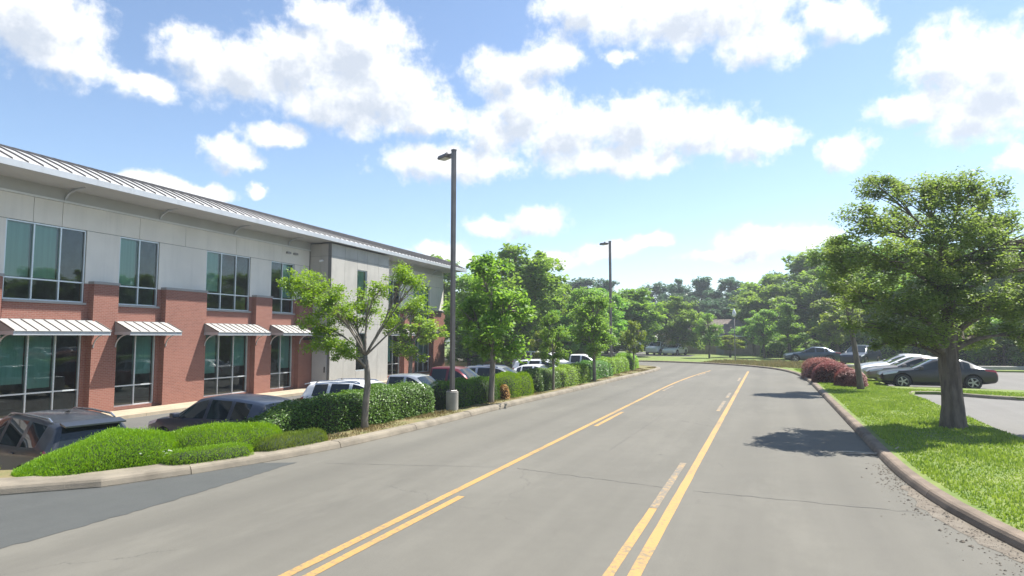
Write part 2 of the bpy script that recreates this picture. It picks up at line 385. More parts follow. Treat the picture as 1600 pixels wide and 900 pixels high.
M = dict(
    asphalt=asphalt_mat('road_asphalt', (0.126, 0.120, 0.101), (0.155, 0.147, 0.124), crack=0.35, grain=0.22),
    asphalt_dark=asphalt_mat('drive_asphalt', (0.066, 0.070, 0.067), (0.086, 0.090, 0.086), crack=0.0, grain=0.3),
    asphalt_lot=asphalt_mat('lot_asphalt', (0.105, 0.103, 0.095), (0.135, 0.132, 0.12), crack=0.4, grain=0.25),
    lot_concrete=asphalt_mat('pale_lot_surface', (0.150, 0.144, 0.132), (0.185, 0.178, 0.164), crack=0.0, grain=0.2),
    yellow=paint_line_mat('yellow_paint', (0.42, 0.245, 0.072), (0.19, 0.155, 0.095), 0.43),
    yellow_worn=paint_line_mat('worn_yellow_paint', (0.38, 0.25, 0.10), (0.15, 0.138, 0.115), 0.50),
    white=paint_line_mat('white_paint', (0.72, 0.72, 0.70), (0.3, 0.3, 0.29), 0.38),
    tar=mat('tar_seam', (0.07, 0.068, 0.064), 0.8, 0.2),
    kerb=mat('kerb_concrete', (0.215, 0.185, 0.14), 0.9, 0.22, 1.6, 0.5, 60, var_detail=10),
    kerb_red=mat('weathered_kerb_concrete', (0.185, 0.142, 0.105), 0.9, 0.25, 1.8, 0.5, 60, var_detail=10),
    concrete=mat('concrete', (0.30, 0.285, 0.255), 0.85, 0.14, 2.0, 0.3, 50),
    walk=mat('walk_concrete', (0.40, 0.33, 0.235), 0.9, 0.12, 1.5, 0.3, 50),
    dry=mat('dry_verge', (0.22, 0.165, 0.085), 0.95, 0, 2.2, 0.8, 30, col2=(0.145, 0.15, 0.05), var_detail=9),
    soil=mat('mulch_soil', (0.10, 0.066, 0.042), 0.95, 0.3, 6, 0.9, 25),
    lawn=mat('lawn_ground', (0.11, 0.17, 0.03), 0.95, 0, 1.4, 0.8, 45, col2=(0.18, 0.22, 0.055), var_detail=9),
    far_ground=mat('meadow_ground', (0.045, 0.075, 0.022), 0.95, 0, 0.2, 0.5, 6, col2=(0.07, 0.085, 0.03), var_detail=9),
    brick=brick_mat(),
    panel=mat('grey_panel', (0.74, 0.70, 0.63), 0.6, 0.05, 0.5, 0.0),
    panel_dark=mat('grey_frieze', (0.48, 0.48, 0.465), 0.6, 0.05, 0.5),
    seam=mat('panel_joint', (0.16, 0.16, 0.155), 0.9, 0),
    stucco=mat('pale_stucco', (0.40, 0.385, 0.35), 0.9, 0.07, 1.0, 0.3, 70),
    trim=mat('white_trim', (0.68, 0.69, 0.69), 0.45, 0.04, 1),
    fascia=mat('fascia_metal', (0.46, 0.48, 0.50), 0.4, 0.05, 0.7, metal=0.25),
    coping=mat('coping_metal', (0.29, 0.28, 0.27), 0.45, 0.06, 1),
    roof=mat('zinc_roof', (0.52, 0.51, 0.49), 0.42, 0.09, 0.6, 0.0, metal=0.35),
    rib=mat('roof_seam', (0.17, 0.155, 0.145), 0.5, 0.1, 2, metal=0.2),
    frame=mat('window_aluminium', (0.62, 0.67, 0.69), 0.35, 0.03, 2, metal=0.35),
    glass=glass_mat('teal_window_glass', (0.52, 0.82, 0.74), 1.75),
    blind=mat('roller_blind', (0.62, 0.68, 0.63), 0.9, 0.06, 0.7, stretch=(1, 20, 0.3)),
    inside=mat('dim_office_interior', (0.22, 0.225, 0.215), 0.9, 0.35, 0.9),
    door=mat('grey_door_paint', (0.40, 0.41, 0.41), 0.5, 0.04, 1),
    dark=mat('black_hardware', (0.02, 0.02, 0.022), 0.4, 0),
    pole=mat('bronze_pole', (0.135, 0.125, 0.12), 0.38, 0.15, 2.0, metal=0.3),
    lampglass=mat('lamp_lens', (0.75, 0.76, 0.75), 0.25, 0),
    bark=mat('bark', (0.135, 0.112, 0.09), 0.95, 0.35, 3.0, 1.0, 14, stretch=(3, 3, 0.6)),
    bark_light=mat('smooth_bark', (0.20, 0.175, 0.145), 0.9, 0.3, 4.0, 0.7, 18, stretch=(3, 3, 0.7)),
    leaf_oak=leaf_mat('dark_green_leaf', (0.115, 0.215, 0.05), (0.26, 0.40, 0.095), 0.55),
    leaf_spring=leaf_mat('spring_green_leaf', (0.14, 0.25, 0.028), (0.28, 0.40, 0.05), 0.45),
    leaf_mid=leaf_mat('mid_green_leaf', (0.11, 0.235, 0.04), (0.28, 0.46, 0.085), 0.55, scale=0.35),
    leaf_yel=leaf_mat('yellow_green_leaf', (0.15, 0.25, 0.03), (0.33, 0.44, 0.07), 0.45, scale=0.4),
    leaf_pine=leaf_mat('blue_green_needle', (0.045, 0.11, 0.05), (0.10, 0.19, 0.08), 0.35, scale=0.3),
    leaf_hedge=leaf_mat('hedge_leaf', (0.055, 0.145, 0.018), (0.14, 0.28, 0.035), 0.32, 0.42, 1.2),
    leaf_mound=leaf_mat('bright_shrub_leaf', (0.14, 0.28, 0.018), (0.27, 0.44, 0.035), 0.38, 0.5, 1.0),
    leaf_low=leaf_mat('pale_shrub_leaf', (0.12, 0.19, 0.02), (0.25, 0.30, 0.05), 0.3, 0.5, 1.5),
    leaf_red=leaf_mat('copper_leaf', (0.20, 0.065, 0.055), (0.35, 0.145, 0.12), 0.3, 0.5, 1.5),
    leaf_brown=leaf_mat('dead_leaf', (0.26, 0.12, 0.035), (0.46, 0.27, 0.09), 0.2, 0.7, 2.0),
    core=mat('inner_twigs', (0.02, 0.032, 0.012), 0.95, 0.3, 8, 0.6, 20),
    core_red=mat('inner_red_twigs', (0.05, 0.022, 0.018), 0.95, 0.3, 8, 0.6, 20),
    grass=leaf_mat('grass_blade', (0.15, 0.25, 0.03), (0.30, 0.39, 0.085), 0.4, 0.6, 0.7),
    straw=leaf_mat('dry_grass_blade', (0.16, 0.15, 0.05), (0.34, 0.27, 0.13), 0.2, 0.8, 1.0),
    gravel=mat('gutter_gravel', (0.135, 0.112, 0.085), 0.95, 0, 5, 0.8, 40, col2=(0.19, 0.165, 0.13), var_detail=10),
    twig=mat('dry_branch_bark', (0.42, 0.37, 0.30), 0.9, 0.2, 10),
    petal=mat('white_petal', (0.72, 0.72, 0.66), 0.8, 0.1),
    tyre=mat('tyre_rubber', (0.018, 0.018, 0.018), 0.8, 0.2, 20),
    rim=mat('alloy_rim', (0.42, 0.43, 0.44), 0.3, 0.05, 5, metal=0.8),
    autoglass=mat('tinted_auto_glass', (0.014, 0.02, 0.022), 0.03, 0, spec=0.5),
    under=mat('wheel_well', (0.012, 0.012, 0.012), 0.9, 0),
    taillight=mat('red_lens', (0.42, 0.015, 0.02), 0.12, 0, coat=1.0),
    headlight=mat('clear_lens', (0.62, 0.65, 0.67), 0.08, 0, spec=0.8, coat=1.0),
    chrome=mat('bright_metal', (0.7, 0.7, 0.7), 0.2, 0, metal=0.9),
    plate=mat('licence_plate', (0.6, 0.62, 0.6), 0.5, 0),
    shingle=mat('brown_shingle', (0.155, 0.125, 0.105), 0.9, 0.25, 2.0, 0.6, 12),
    house=mat('tan_house_brick', (0.34, 0.27, 0.20), 0.9, 0.2, 2.0),
)
streak(M['panel'], 0.09); streak(M['stucco'], 0.14); streak(M['fascia'], 0.2); streak(M['kerb'], 0.12)
def paint(name, col, metal=0.3):
    return mat(name, col, 0.32, 0.0, metal=metal, coat=0.35)
P = dict(grey=paint('graphite_paint', (0.030, 0.034, 0.042), 0.0), navy=paint('navy_paint', (0.022, 0.03, 0.05), 0.0), white=paint('white_car_paint', (0.74, 0.75, 0.76), 0.0),
    maroon=paint('maroon_paint', (0.16, 0.022, 0.03), 0.4), silver=paint('silver_paint', (0.46, 0.47, 0.48), 0.7), black=paint('black_car_paint', (0.008, 0.009, 0.012), 0.0),
    taupe=paint('taupe_paint', (0.24, 0.215, 0.20), 0.6), blue=paint('slate_blue_paint', (0.05, 0.075, 0.11), 0.5), pale=paint('pale_blue_paint', (0.36, 0.41, 0.46), 0.5))

# ------------------------------------------------------------------ ground, road, kerbs
LOT_Z = -0.8
def struct(o): o['kind'] = 'structure'; return o
def flat(name, poly, z, m, parent=None, skirt=0.0):
    me = bpy.data.meshes.new(name); bm = bmesh.new()
    vs = [bm.verts.new((x, y, z)) for x, y in poly]
    f = bm.faces.new(vs)
    if f.normal.z < 0 or True:
        bm.normal_update()
        if f.normal.z < 0: f.normal_flip()
    if skirt:
        n = len(vs); lo = [bm.verts.new((x, y, z - skirt)) for x, y in poly]
        for i in range(n):
            j = (i + 1) % n
            bm.faces.new((vs[i], vs[j], lo[j], lo[i]))
    bmesh.ops.triangulate(bm, faces=[f])
    bmesh.ops.recalc_face_normals(bm, faces=bm.faces)
    bm.normal_update()
    tops = [q for q in bm.faces if abs(q.normal.z) > 0.9]
    if tops and tops[0].normal.z < 0: bmesh.ops.reverse_faces(bm, faces=bm.faces)
    bm.to_mesh(me); bm.free()
    return link(name, me, m, parent)

struct(flat('ground', [(-900, -900), (900, -900), (900, 900), (-900, 900)], -0.95, M['far_ground']))

# edge of the carriageway along the office side (camera to bend, then away to the left)
LEFT = [(-60, -6), (-34, -2.2), (-20, 2.1), (-13.6, 5.1), (-11.3, 6.5), (-10.3, 7.5), (-9.75, 8.8), (-9.35, 10.1), (-8.95, 12.1), (-8.75, 15.1), (-8.55, 21.4), (-8.2, 28.1), (-7.85, 37), (-7.5, 45), (-7.5, 48.5), (-8.0, 50.8), (-9.6, 52.9), (-13, 54.6), (-22, 56), (-90, 60)]
RIGHT = [(4.6, -90), (4.4, 2), (3.6, 6), (2.75, 9.0), (2.3, 11), (2.08, 13.4), (2.05, 18), (2.02, 28), (1.95, 38.5), (1.5, 46.5), (0.2, 52.6), (-2.3, 57.2), (-6, 60.8), (-10.5, 62.8), (-22, 65), (-90, 69)]
def smooth_line(pts, step):
    out = []
    n = len(pts)
    for i in range(n - 1):
        p0 = Vector(pts[max(i - 1, 0)]); p1 = Vector(pts[i]); p2 = Vector(pts[i + 1]); p3 = Vector(pts[min(i + 2, n - 1)])
        k = max(1, int((p2 - p1).length / step))
        t0 = (p2 - p0) * 0.5; t1 = (p3 - p1) * 0.5
        L = (p2 - p1).length
        if t0.length > 0: t0 = t0.normalized() * L * 0.9
        if t1.length > 0: t1 = t1.normalized() * L * 0.9
        for j in range(k):
            t = j / k
            q = p1 * (2*t**3 - 3*t**2 + 1) + t0 * (t**3 - 2*t**2 + t) + p2 * (-2*t**3 + 3*t**2) + t1 * (t**3 - t**2)
            out.append((q.x, q.y))
    out.append(tuple(pts[-1]))
    return out
LS = smooth_line(LEFT, 0.75); RS = smooth_line(RIGHT, 0.75)
road = struct(flat('road', [(-60, -90), (-60,-30)] + LS + RS[::-1], 0.0, M['asphalt'], skirt=0.9))

# darker drive asphalt left of the lane edge
k9 = [p for p in LS if p[1] < 10.6]
_q = random.Random(6)
DE = [(-8.75 + (10.4 - y) * 0.085 + _q.uniform(-.025, .025) if y > 7 else -8.46 + _q.uniform(-.03, .03), y) for y in [10.4 - 0.12 * i for i in range(60)]]
drive = struct(flat('driveway', [(-60, -30)] + k9 + DE + [(-8.4, -29)], 0.004, M['asphalt_dark']))

def ribbon(name, pts, width, z, m, parent, jag=0.0):
    v = []; f = []; rr = random.Random(len(pts) * 31 + int(abs(pts[0][0]) * 10))
    for i, p in enumerate(pts):
        a = Vector(pts[max(i - 1, 0)]); b = Vector(pts[min(i + 1, len(pts) - 1)])
        d = (b - a).normalized(); n = Vector((-d.y, d.x)); c = Vector(p)
        w1 = width / 2 * (1 + rr.uniform(-jag, jag)); w2 = width / 2 * (1 + rr.uniform(-jag, jag))
        v += [(*(c - n * w1), z), (*(c + n * w2), z)]
    for i in range(len(pts) - 1): f.append((2*i, 2*i+2, 2*i+3, 2*i+1))
    mb = MB(); mb.v = v; mb.f = f
    o = mb.build(name, m, parent)
    return o
def along(x, y0, y1, bend=None):
    n = max(2, int((y1 - y0) / 0.5)); return [(x(y0 + (y1 - y0) * i / n) if callable(x) else x, y0 + (y1 - y0) * i / n) for i in range(n + 1)]
lx = lambda y: -4.76 + (0 if y < 30 else 0.0024 * (y - 30) ** 2)
rx = lambda y: -1.37
ribbon('lane_line', along(lx, -70, 48.6), 0.125, 0.004, M['yellow'], road, 0.06)
ribbon('lane_line', along(rx, -70, 48.4), 0.135, 0.004, M['yellow'], road, 0.06)
for y0, y1, mm in ((4.4, 9.2, 'yellow'), (17.6, 21.2, 'yellow'), (30, 33.2, 'yellow_worn'), (42, 45, 'yellow_worn')):
    ribbon('lane_dash', along(lambda y: lx(y) + 0.235, y0, y1), 0.115, 0.004, M[mm], road, 0.1)
for y0, y1, mm in ((3.6, 9.6, 'yellow'), (9.62, 13.2, 'yellow_worn'), (22.6, 26.2, 'yellow_worn'), (27.6, 30, 'yellow_worn'), (38, 41, 'yellow_worn')):
    ribbon('lane_dash', along(lambda y: rx(y) - 0.25, y0, y1), 0.115, 0.004, M[mm], road, 0.1)
def crack(p0, p1, n, amp, width, seed):
    rr = random.Random(seed); pts = []
    for i in range(n + 1):
        t = i / n
        pts.append((p0[0] + (p1[0] - p0[0]) * t + rr.uniform(-amp, amp) * 0.3, p0[1] + (p1[1] - p0[1]) * t + rr.uniform(-amp, amp)))
    ribbon('crack', pts, width, 0.0035, M['tar'], road, 0.7)
crack((-8.2, 10.55), (-4.9, 11.45), 30, 0.03, 0.009, 1)
crack((-4.5, 11.5), (-1.7, 10.95), 30, 0.03, 0.011, 2)
crack((-1.2, 10.9), (1.95, 10.75), 30, 0.03, 0.014, 3)
crack((-7.6, 26.2), (1.9, 26.9), 60, 0.05, 0.010, 4)
crack((-3.3, 14), (-3.0, 31), 60, 0.03, 0.006, 5)

# kerbs: separate cast lengths with open joints
def kerb(name, pts, width, h, m, seglen, side):
    root = struct(empty(name, (pts[0][0], pts[0][1], 0)))
    n = len(pts); nor = []
    for i in range(n):
        a = Vector(pts[max(i - 1, 0)]); b = Vector(pts[min(i + 1, n - 1)]); d = (b - a).normalized()
        nor.append(Vector((-d.y, d.x)) * side)
    groups = []; cur = [0]; acc = 0
    for i in range(1, n):
        acc += (Vector(pts[i]) - Vector(pts[i - 1])).length; cur.append(i)
        if acc >= seglen: groups.append(cur); cur = [i]; acc = 0
    if len(cur) > 1: groups.append(cur)
    back = []
    for i in range(n):
        q = Vector(pts[i]) + nor[i] * width(pts[i]); back.append((q.x, q.y))
    rr = random.Random(5)
    for g in groups:
        mb = MB(); rows = []
        dz = rr.uniform(-0.006, 0.006)
        for gi, i in enumerate(g):
            p = Vector(pts[i]); nn = nor[i]; wd = width(pts[i])
            if gi in (0, len(g) - 1):
                o = Vector(pts[g[1]]) - p if gi == 0 else Vector(pts[g[-2]]) - p
                p = p + o.normalized() * 0.008
            prof = [(0.0, -0.3), (0.0, 0.02), (0.025, h - 0.05), (0.05, h - 0.015), (0.085, h), (wd - 0.03, h + 0.004), (wd, h - 0.02), (wd, -0.3)]
            row = []
            for (o, z) in prof:
                q = p + nn * o; row.append(len(mb.v)); mb.v.append((q.x - pts[0][0], q.y - pts[0][1], z + (dz if z > 0 else 0)))
            rows.append(row)
        for a, b in zip(rows[:-1], rows[1:]):
            for k in range(len(a) - 1): mb.f.append((a[k], a[k + 1], b[k + 1], b[k]))
        mb.f.append(tuple(rows[0])); mb.f.append(tuple(rows[-1]))
        mb.build('kerb_stone', m, root)
    return back, nor
lw = lambda p: 0.30 + 0.42 * max(0.0, min(1.0, (12.5 - p[1]) / 4.0))
LB, LN = kerb('kerb_office_side', LS, lw, 0.145, M['kerb'], 3.0, 1)
RB, RN = kerb('kerb_lawn_side', RS, lambda p: 0.25, 0.125, M['kerb_red'], 3.0, -1)

# verge behind the left kerb: level strip, then a bank down to the car park
def verge():
    mb = MB(); rows = []
    for i, b in enumerate(LB):
        n = LN[i]; b = Vector(b)
        prof = [(-0.02, 0.12), (0.5, 0.10), (1.0, 0.08), (1.5, 0.0), (2.4, -0.45), (3.2, -0.86)]
        rows.append([(b.x + n.x * o, b.y + n.y * o, z) for o, z in prof])
    base = 0; k = 6
    for r in rows: mb.v += r
    for i in range(len(rows) - 1):
        for j in range(k - 1): mb.f.append((i*k + j, i*k + j + 1, (i+1)*k + j + 1, (i+1)*k + j))
    o = mb.build('verge', M['dry'], None, True); struct(o)
verge()
lot = struct(flat('parking_lot', [(-25.0, -80), (-12.2, -80), (-12.2, 5.0), (-11.6, 14), (-11.3, 30), (-11, 46), (-12, 51), (-22, 52), (-60, 54), (-60, -80)], LOT_Z, M['asphalt_lot']))
for i in range(13):                      # painted stall lines
    mb = MB(); y = 7.2 + i * 2.85
    mb.quad((-17.2, y - .05, LOT_Z + .004), (-12.4, y - .05, LOT_Z + .004), (-12.4, y + .05, LOT_Z + .004), (-17.2, y + .05, LOT_Z + .004)).build('stall_line', M['white'], lot)

# lawn strip and parking lot on the right
LAWN = [(RB[i][0] - 0.02, RB[i][1]) for i in range(len(RB)) if RB[i][1] < 52]
lawn = struct(flat('lawn', LAWN + [(1.5, 54), (5.4, 54), (5.4, 36.4), (5.3, 35.2), (9.2, 34.9), (15, 34.2), (15, 31.0), (9, 30.6), (6.6, 32.4), (5.8, 32.2), (5.45, 30.5), (5.45, 24), (5.4, 17.5), (5.6, 9), (6.2, -90)], 0.118, M['lawn'], skirt=0.6))
struct(flat('lawn_side_lot', [(5.0, -90), (60, -90), (60, 56), (4.0, 56)], -0.002, M['lot_concrete'], skirt=0.6))
edge = [(5.45, 30.5), (5.8, 32.2), (6.6, 32.4), (9, 30.6), (15, 31.0)]
kerb('kerb_island', smooth_line(edge, 0.8), lambda p: 0.16, 0.13, M['kerb'], 3.0, 1)
kerb('kerb_lot_end', [(5.0, 54.4), (13.5, 54.9), (17, 55.8), (30, 57), (60, 58)], lambda p: 0.35, 0.35, M['concrete'], 3.0, 1)
# beyond the bend
struct(flat('far_lawn', [(-90, 69.3)] + RB[::-1][1:int(len(RB) * .47)] + [(1.9, 53.5), (60, 55.6), (140, 60), (140, 160), (-90, 160)], 0.10, M['lawn'], skirt=0.8))
struct(flat('far_parking_lot', [(-40, 79), (-14, 77), (-8.5, 77.2), (-8.5, 84), (-16, 88), (-16, 98), (-40, 98)], 0.106, M['asphalt_lot']))
struct(flat('driveway_apron', [(-40, 66.2), (-14, 64), (-8.7, 65.2), (-8.5, 77.2), (-14, 77), (-40, 79)], 0.104, M['lawn']))

# ------------------------------------------------------------------ grass blades and gutter gravel
def inside(poly, x, y):
    c = np.zeros(x.shape, bool); n = len(poly)
    for i in range(n):
        x1, y1 = poly[i]; x2, y2 = poly[(i + 1) % n]
        t = ((y1 > y) != (y2 > y)) & (x < (x2 - x1) * (y - y1) / (y2 - y1 + 1e-12) + x1)
        c ^= t
    return c
def blades(name, poly, z, n, hmin, hmax, m, seed, label, cat, clump=0.0, width=0.009):
    rg = np.random.default_rng(seed)
    xs = [p[0] for p in poly]; ys = [p[1] for p in poly]
    x = rg.uniform(min(xs), max(xs), n); y = min(ys) + (max(ys) - min(ys)) * rg.random(n) ** 1.35
    k = inside(poly, x, y)
    if clump: k &= (np.sin(x * 3.1 + 1.3 * np.sin(y * 1.7)) + np.sin(y * 2.3 + 1.1 * np.sin(x * 2.2)) + rg.normal(0, 0.5, n)) > clump
    x = x[k]; y = y[k]; n = len(x)
    h = rg.uniform(hmin, hmax, n) * (0.75 + 0.35 * np.sin(x * 2.1) * np.sin(y * 1.3))
    a = rg.uniform(0, 2 * np.pi, n); lean = rg.uniform(0.1, 0.7, n) * h; la = rg.uniform(0, 2 * np.pi, n)
    w = width * rg.uniform(0.7, 1.5, n) * (1 + y / 25)
    zz = z(x, y) if callable(z) else np.full(n, z)
    v = np.zeros((n, 3, 3))
    v[:, 0] = np.stack([x - np.cos(a) * w, y - np.sin(a) * w, zz], 1)
    v[:, 1] = np.stack([x + np.cos(a) * w, y + np.sin(a) * w, zz], 1)
    v[:, 2] = np.stack([x + np.cos(la) * lean, y + np.sin(la) * lean, zz + h], 1)
    o = link(name, np_mesh(name, v, 3), m)
    return tag(o, label, cat, kind='stuff')
near_lawn = [(3.05, 8.2), (2.62, 11), (2.40, 13.4), (2.38, 18), (2.36, 28), (2.3, 38), (2.0, 46), (1.6, 51), (5.2, 51), (5.2, 36), (5.3, 33.5), (11, 33.2), (11, 31.4), (9, 31.0), (6.6, 32.7), (5.6, 32.2), (5.4, 30.5), (5.4, 17.5), (5.6, 8.2)]
blades('grass', near_lawn, 0.115, 200000, 0.035, 0.095, M['grass'], 11, 'green lawn grass on the strip along the right kerb', 'grass')
blades('dry_grass', [(LB[i][0] - 0.05, LB[i][1]) for i in range(len(LB)) if 10.5 < LB[i][1] < 50] + [(-9.3, 49), (-9.0, 40), (-9.2, 28), (-9.6, 20), (-10.2, 14), (-10.2, 11)], 0.09, 46000, 0.03, 0.09, M['straw'], 12, 'dry straw coloured grass between the left kerb and the hedges', 'grass', clump=-0.1)
far_edge = [(-5.9, 61.4), (-2.0, 57.8), (0.6, 53.4), (2, 52), (6, 54), (6, 64), (-4, 66)]
blades('tall_grass', far_edge, 0.1, 16000, 0.10, 0.30, M['straw'], 13, 'rough pale grass beyond the outside of the bend', 'grass', width=0.012)

def pebbles(name, n, seed, fx, m, label):
    rg = np.random.default_rng(seed); V = []; F = []
    octv = np.array([(1,0,0),(-1,0,0),(0,1,0),(0,-1,0),(0,0,1),(0,0,-1)], float)
    octf = [(0,2,4),(2,1,4),(1,3,4),(3,0,4),(2,0,5),(1,2,5),(3,1,5),(0,3,5)]
    for i in range(n):
        x, y, z = fx(rg); s = rg.uniform(0.006, 0.02) * (1 + (rg.random() < .05))
        q = octv * s * rg.uniform(0.6, 1.3, (6, 3)); q[:, 2] *= 0.6
        b = len(V); V += [tuple(p + (x, y, z + s * .2)) for p in q]; F += [tuple(b + k for k in f) for f in octf]
    mb = MB(); mb.v = V; mb.f = F
    return tag(mb.build(name, m, None, fix=False), label, 'gravel', kind='stuff')
def gut(rg):
    y = 8.0 + 6.5 * rg.random() ** 1.5
    e = np.interp(y, [p[1] for p in RIGHT[:9]], [p[0] for p in RIGHT[:9]])
    return e - abs(rg.normal(0, 0.16 + 0.03 * (14 - y))) - .01, y, 0.0
pebbles('gutter_gravel', 900, 4, gut, M['gravel'], 'loose gravel and dirt washed along the near right kerb')
def gut_flat():
    pts = [(np.interp(y, [p[1] for p in RIGHT[:9]], [p[0] for p in RIGHT[:9]]), y) for y in np.linspace(6.5, 12.6, 26)]
    rr = random.Random(8); poly = pts + [(x - (0.04 + 0.30 * math.sin(math.pi * (0.12 + 0.85 * (12.6 - y) / 6.1)) + rr.uniform(-.05, .05)), y) for x, y in pts[::-1]]
    struct(flat('gutter_dirt', poly, 0.004, M['gravel']))
gut_flat()

# ------------------------------------------------------------------ office building (local x = outwards to the street, y = along the facade, z = up)
BL = empty('office_building', (-26.1, 18.2, -0.7), R(2.5))
tag(BL, 'two-storey office building of red brick and grey panels with metal awnings', 'building')
BAYS = [(-18.0, -15.0, 3), (-13.2, -10.2, 3), (-8.1, -6.0, 2), (-3.43, -0.32, 3), (1.21, 3.23, 2), (6.07, 9.18, 3), (10.87, 12.91, 2), (22.9, 26.0, 3), (28.2, 31.2, 3)]  # leftmost pair unseen, added so the parked SUV reflects less brick
S0, S1 = -19.0, 33.7
Z_CAP, Z_SILL2, Z_TOP2, Z_LINE = 5.35, 4.56, 7.55, 8.53
def P_(name, m, parent=BL, **k): return k['mb'].build(name, m, parent)

# interior shell
mb = MB()
mb.box(-6.2, -6.0, S0, S1, 0, 8.6).box(-6.0, -0.32, S0, S1, -0.12, -0.01).box(-6.0, -0.32, S0, S1, 3.55, 4.35).box(-6.0, -0.32, S0, S1, 8.6, 8.75)
for s in (-9.5, 0.4, 10.2, 20.0): mb.box(-5.9, -1.2, s, s + 0.12, 0, 3.5).box(-5.9, -0.8, s + 1, s + 1.12, 4.4, 8.55)
mb.build('interior', M['inside'], BL)
mb = MB(); mb.box(-14, 0.0, S1, S1 + 0.25, 0, 9.2).box(-14, 0.0, S0 - 0.25, S0, 0, 9.2).box(-14.2, -14, S0 - .25, S1 + .25, 0, 9.2)
mb.build('end_wall', M['panel'], BL)

# brick piers with metal copings, jambs, spandrels
def pier(s0, s1):
    o = MB().box(-0.3, 0.3, s0, s1, 0, Z_CAP).build('brick_pier', M['brick'], BL)
    MB().box(-0.02, 0.335, s0 - 0.035, s1 + 0.035, Z_CAP + .001, Z_CAP + 0.11).build('coping', M['coping'], o)
edges = [S0] + [x for b in BAYS for x in (b[0], b[1])] + [S1]
def bw(*a): MB().box(*a).build('brick_wall', M['brick'], BL)
for k in range(0, len(edges), 2):
    a, b = edges[k], edges[k + 1]
    a2 = a + (0.2 if k else 0); b2 = b - (0.2 if k + 2 < len(edges) else 0)
    if k == 14:                           # either side of the projecting bay
        pier(a2, 14.38); pier(21.5, b2)
        bw(-0.3, 0.0, a, a2, 0, Z_CAP); bw(-0.3, 0.0, b2, b, 0, Z_CAP)
        continue
    pier(a2, b2)
    if k: bw(-0.3, 0.0, a, a2, 0, Z_CAP)
    if k + 2 < len(edges): bw(-0.3, 0.0, b2, b, 0, Z_CAP)
for (s0, s1, n) in BAYS:
    bw(-0.3, 0.02, s0, s1, 0, 0.15); bw(-0.3, 0.02, s0, s1, 3.47, 4.47)

# upper grey panels, each with its own joint
back = MB()
uw = MB().box(-0.3, -0.032, S0, 14.35, Z_TOP2, 8.6).box(-0.3, -0.032, 21.45, S1, Z_TOP2, 8.6)
def panel(s0, s1, z0, z1):
    g = 0.010
    MB().box(-0.03, 0.0, s0 + g, s1 - g, z0 + g, z1 - g).build('wall_panel', M['panel'], UW)
cells = []
for k in range(0, len(edges), 2):
    a, b = edges[k], edges[k + 1]
    parts = [(a, 14.35), (21.45, b)] if k == 14 else [(a, b)]
    for (p, q) in parts:
        uw.box(-0.3, -0.032, p, q, Z_CAP, Z_TOP2)
        n = max(1, round((q - p) / 3.2))
        for i in range(n): cells.append((p + (q - p) * i / n, p + (q - p) * (i + 1) / n, Z_CAP, Z_TOP2))
UW = uw.build('upper_wall', M['seam'], BL)
for c in cells: panel(*c)
cuts = [S0, -16.5, -13.5, -11, -7.05, -4.7, -2.49, -1.37, 2.15, 4.7, 8.08, 11.75, 14.35]
for a, b in zip(cuts[:-1], cuts[1:]): panel(a, b, Z_TOP2, Z_LINE)
cuts = [21.45, 24.4, 27.1, 29.7, S1]
for a, b in zip(cuts[:-1], cuts[1:]): panel(a, b, Z_TOP2, Z_LINE)
MB().box(-0.28, 0.07, S0, 14.36, Z_LINE, Z_LINE + 0.075).box(-0.28, 0.07, 21.44, S1, Z_LINE, Z_LINE + 0.075).build('cornice_band', M['trim'], BL)
MB().box(-0.28, -0.01, S0, S1, Z_LINE + 0.076, 9.12).build('frieze', M['panel_dark'], BL)

# windows
def window(s0, s1, z0, z1, trans, n, blinds, x=-0.1, parent=BL, axis=0):
    mb = MB(); t = 0.055
    mb.box(x - .05, x + .05, s0, s1, z0, z0 + t).box(x - .05, x + .05, s0, s1, z1 - t, z1)
    for i in range(n + 1):
        c = s0 + (s1 - s0) * i / n; c = min(max(c, s0 + t / 2), s1 - t / 2)
        mb.box(x - .048, x + .056, c - t / 2, c + t / 2, z0 + t, z1 - t)
    for i in range(n):
        a = s0 + (s1 - s0) * i / n + t / 2; b = s0 + (s1 - s0) * (i + 1) / n - t / 2
        if i == 0: a = s0 + t
        if i == n - 1: b = s1 - t
        for tz in trans: mb.box(x - .046, x + .05, a, b, tz - t / 2, tz + t / 2)
    wn = mb.build('window', M['frame'], parent)
    zs = [z0 + t] + [q for tz in trans for q in (tz - t / 2, tz + t / 2)] + [z1 - t]
    for i in range(n):
        a = s0 + (s1 - s0) * i / n + t / 2; b = s0 + (s1 - s0) * (i + 1) / n - t / 2
        for k in range(0, len(zs), 2):
            MB().quad((x, a, zs[k]), (x, b, zs[k]), (x, b, zs[k + 1]), (x, a, zs[k + 1])).build('pane', M['glass'], wn, fix=False)
        if i in blinds:
            MB().box(x - .14, x - .135, a, b, blinds[i], z1 - .03).build('blind', M['blind'], wn)
    return wn
bl1 = [{}, {0: 1.3}, {0: 1.2}, {0: 1.4, 1: 1.2}, {1: 1.5}, {0: 1.3, 2: 1.6}, {1: 1.3}, {0: 1.2, 1: 1.2}, {0: 1.1, 1: 1.1, 2: 1.1}]
bl2 = [{}, {1: 5.2}, {0: 5.2}, {0: 5.45, 1: 5.45}, {0: 5.45}, {0: 5.5}, {1: 5.5}, {0: 5.4, 1: 5.4}, {0: 5.2, 1: 5.2, 2: 5.2}]
for i, (s0, s1, n) in enumerate(BAYS):
    window(s0, s1, 0.151, 3.469, [1.03], n, bl1[i])
    window(s0, s1, Z_SILL2, Z_TOP2 - .005, [5.38], n, bl2[i])
    MB().box(-0.28, 0.10, s0 - 0.04, s1 + 0.04, 4.472, Z_SILL2 - .002).build('window_sill', M['coping'], BL)

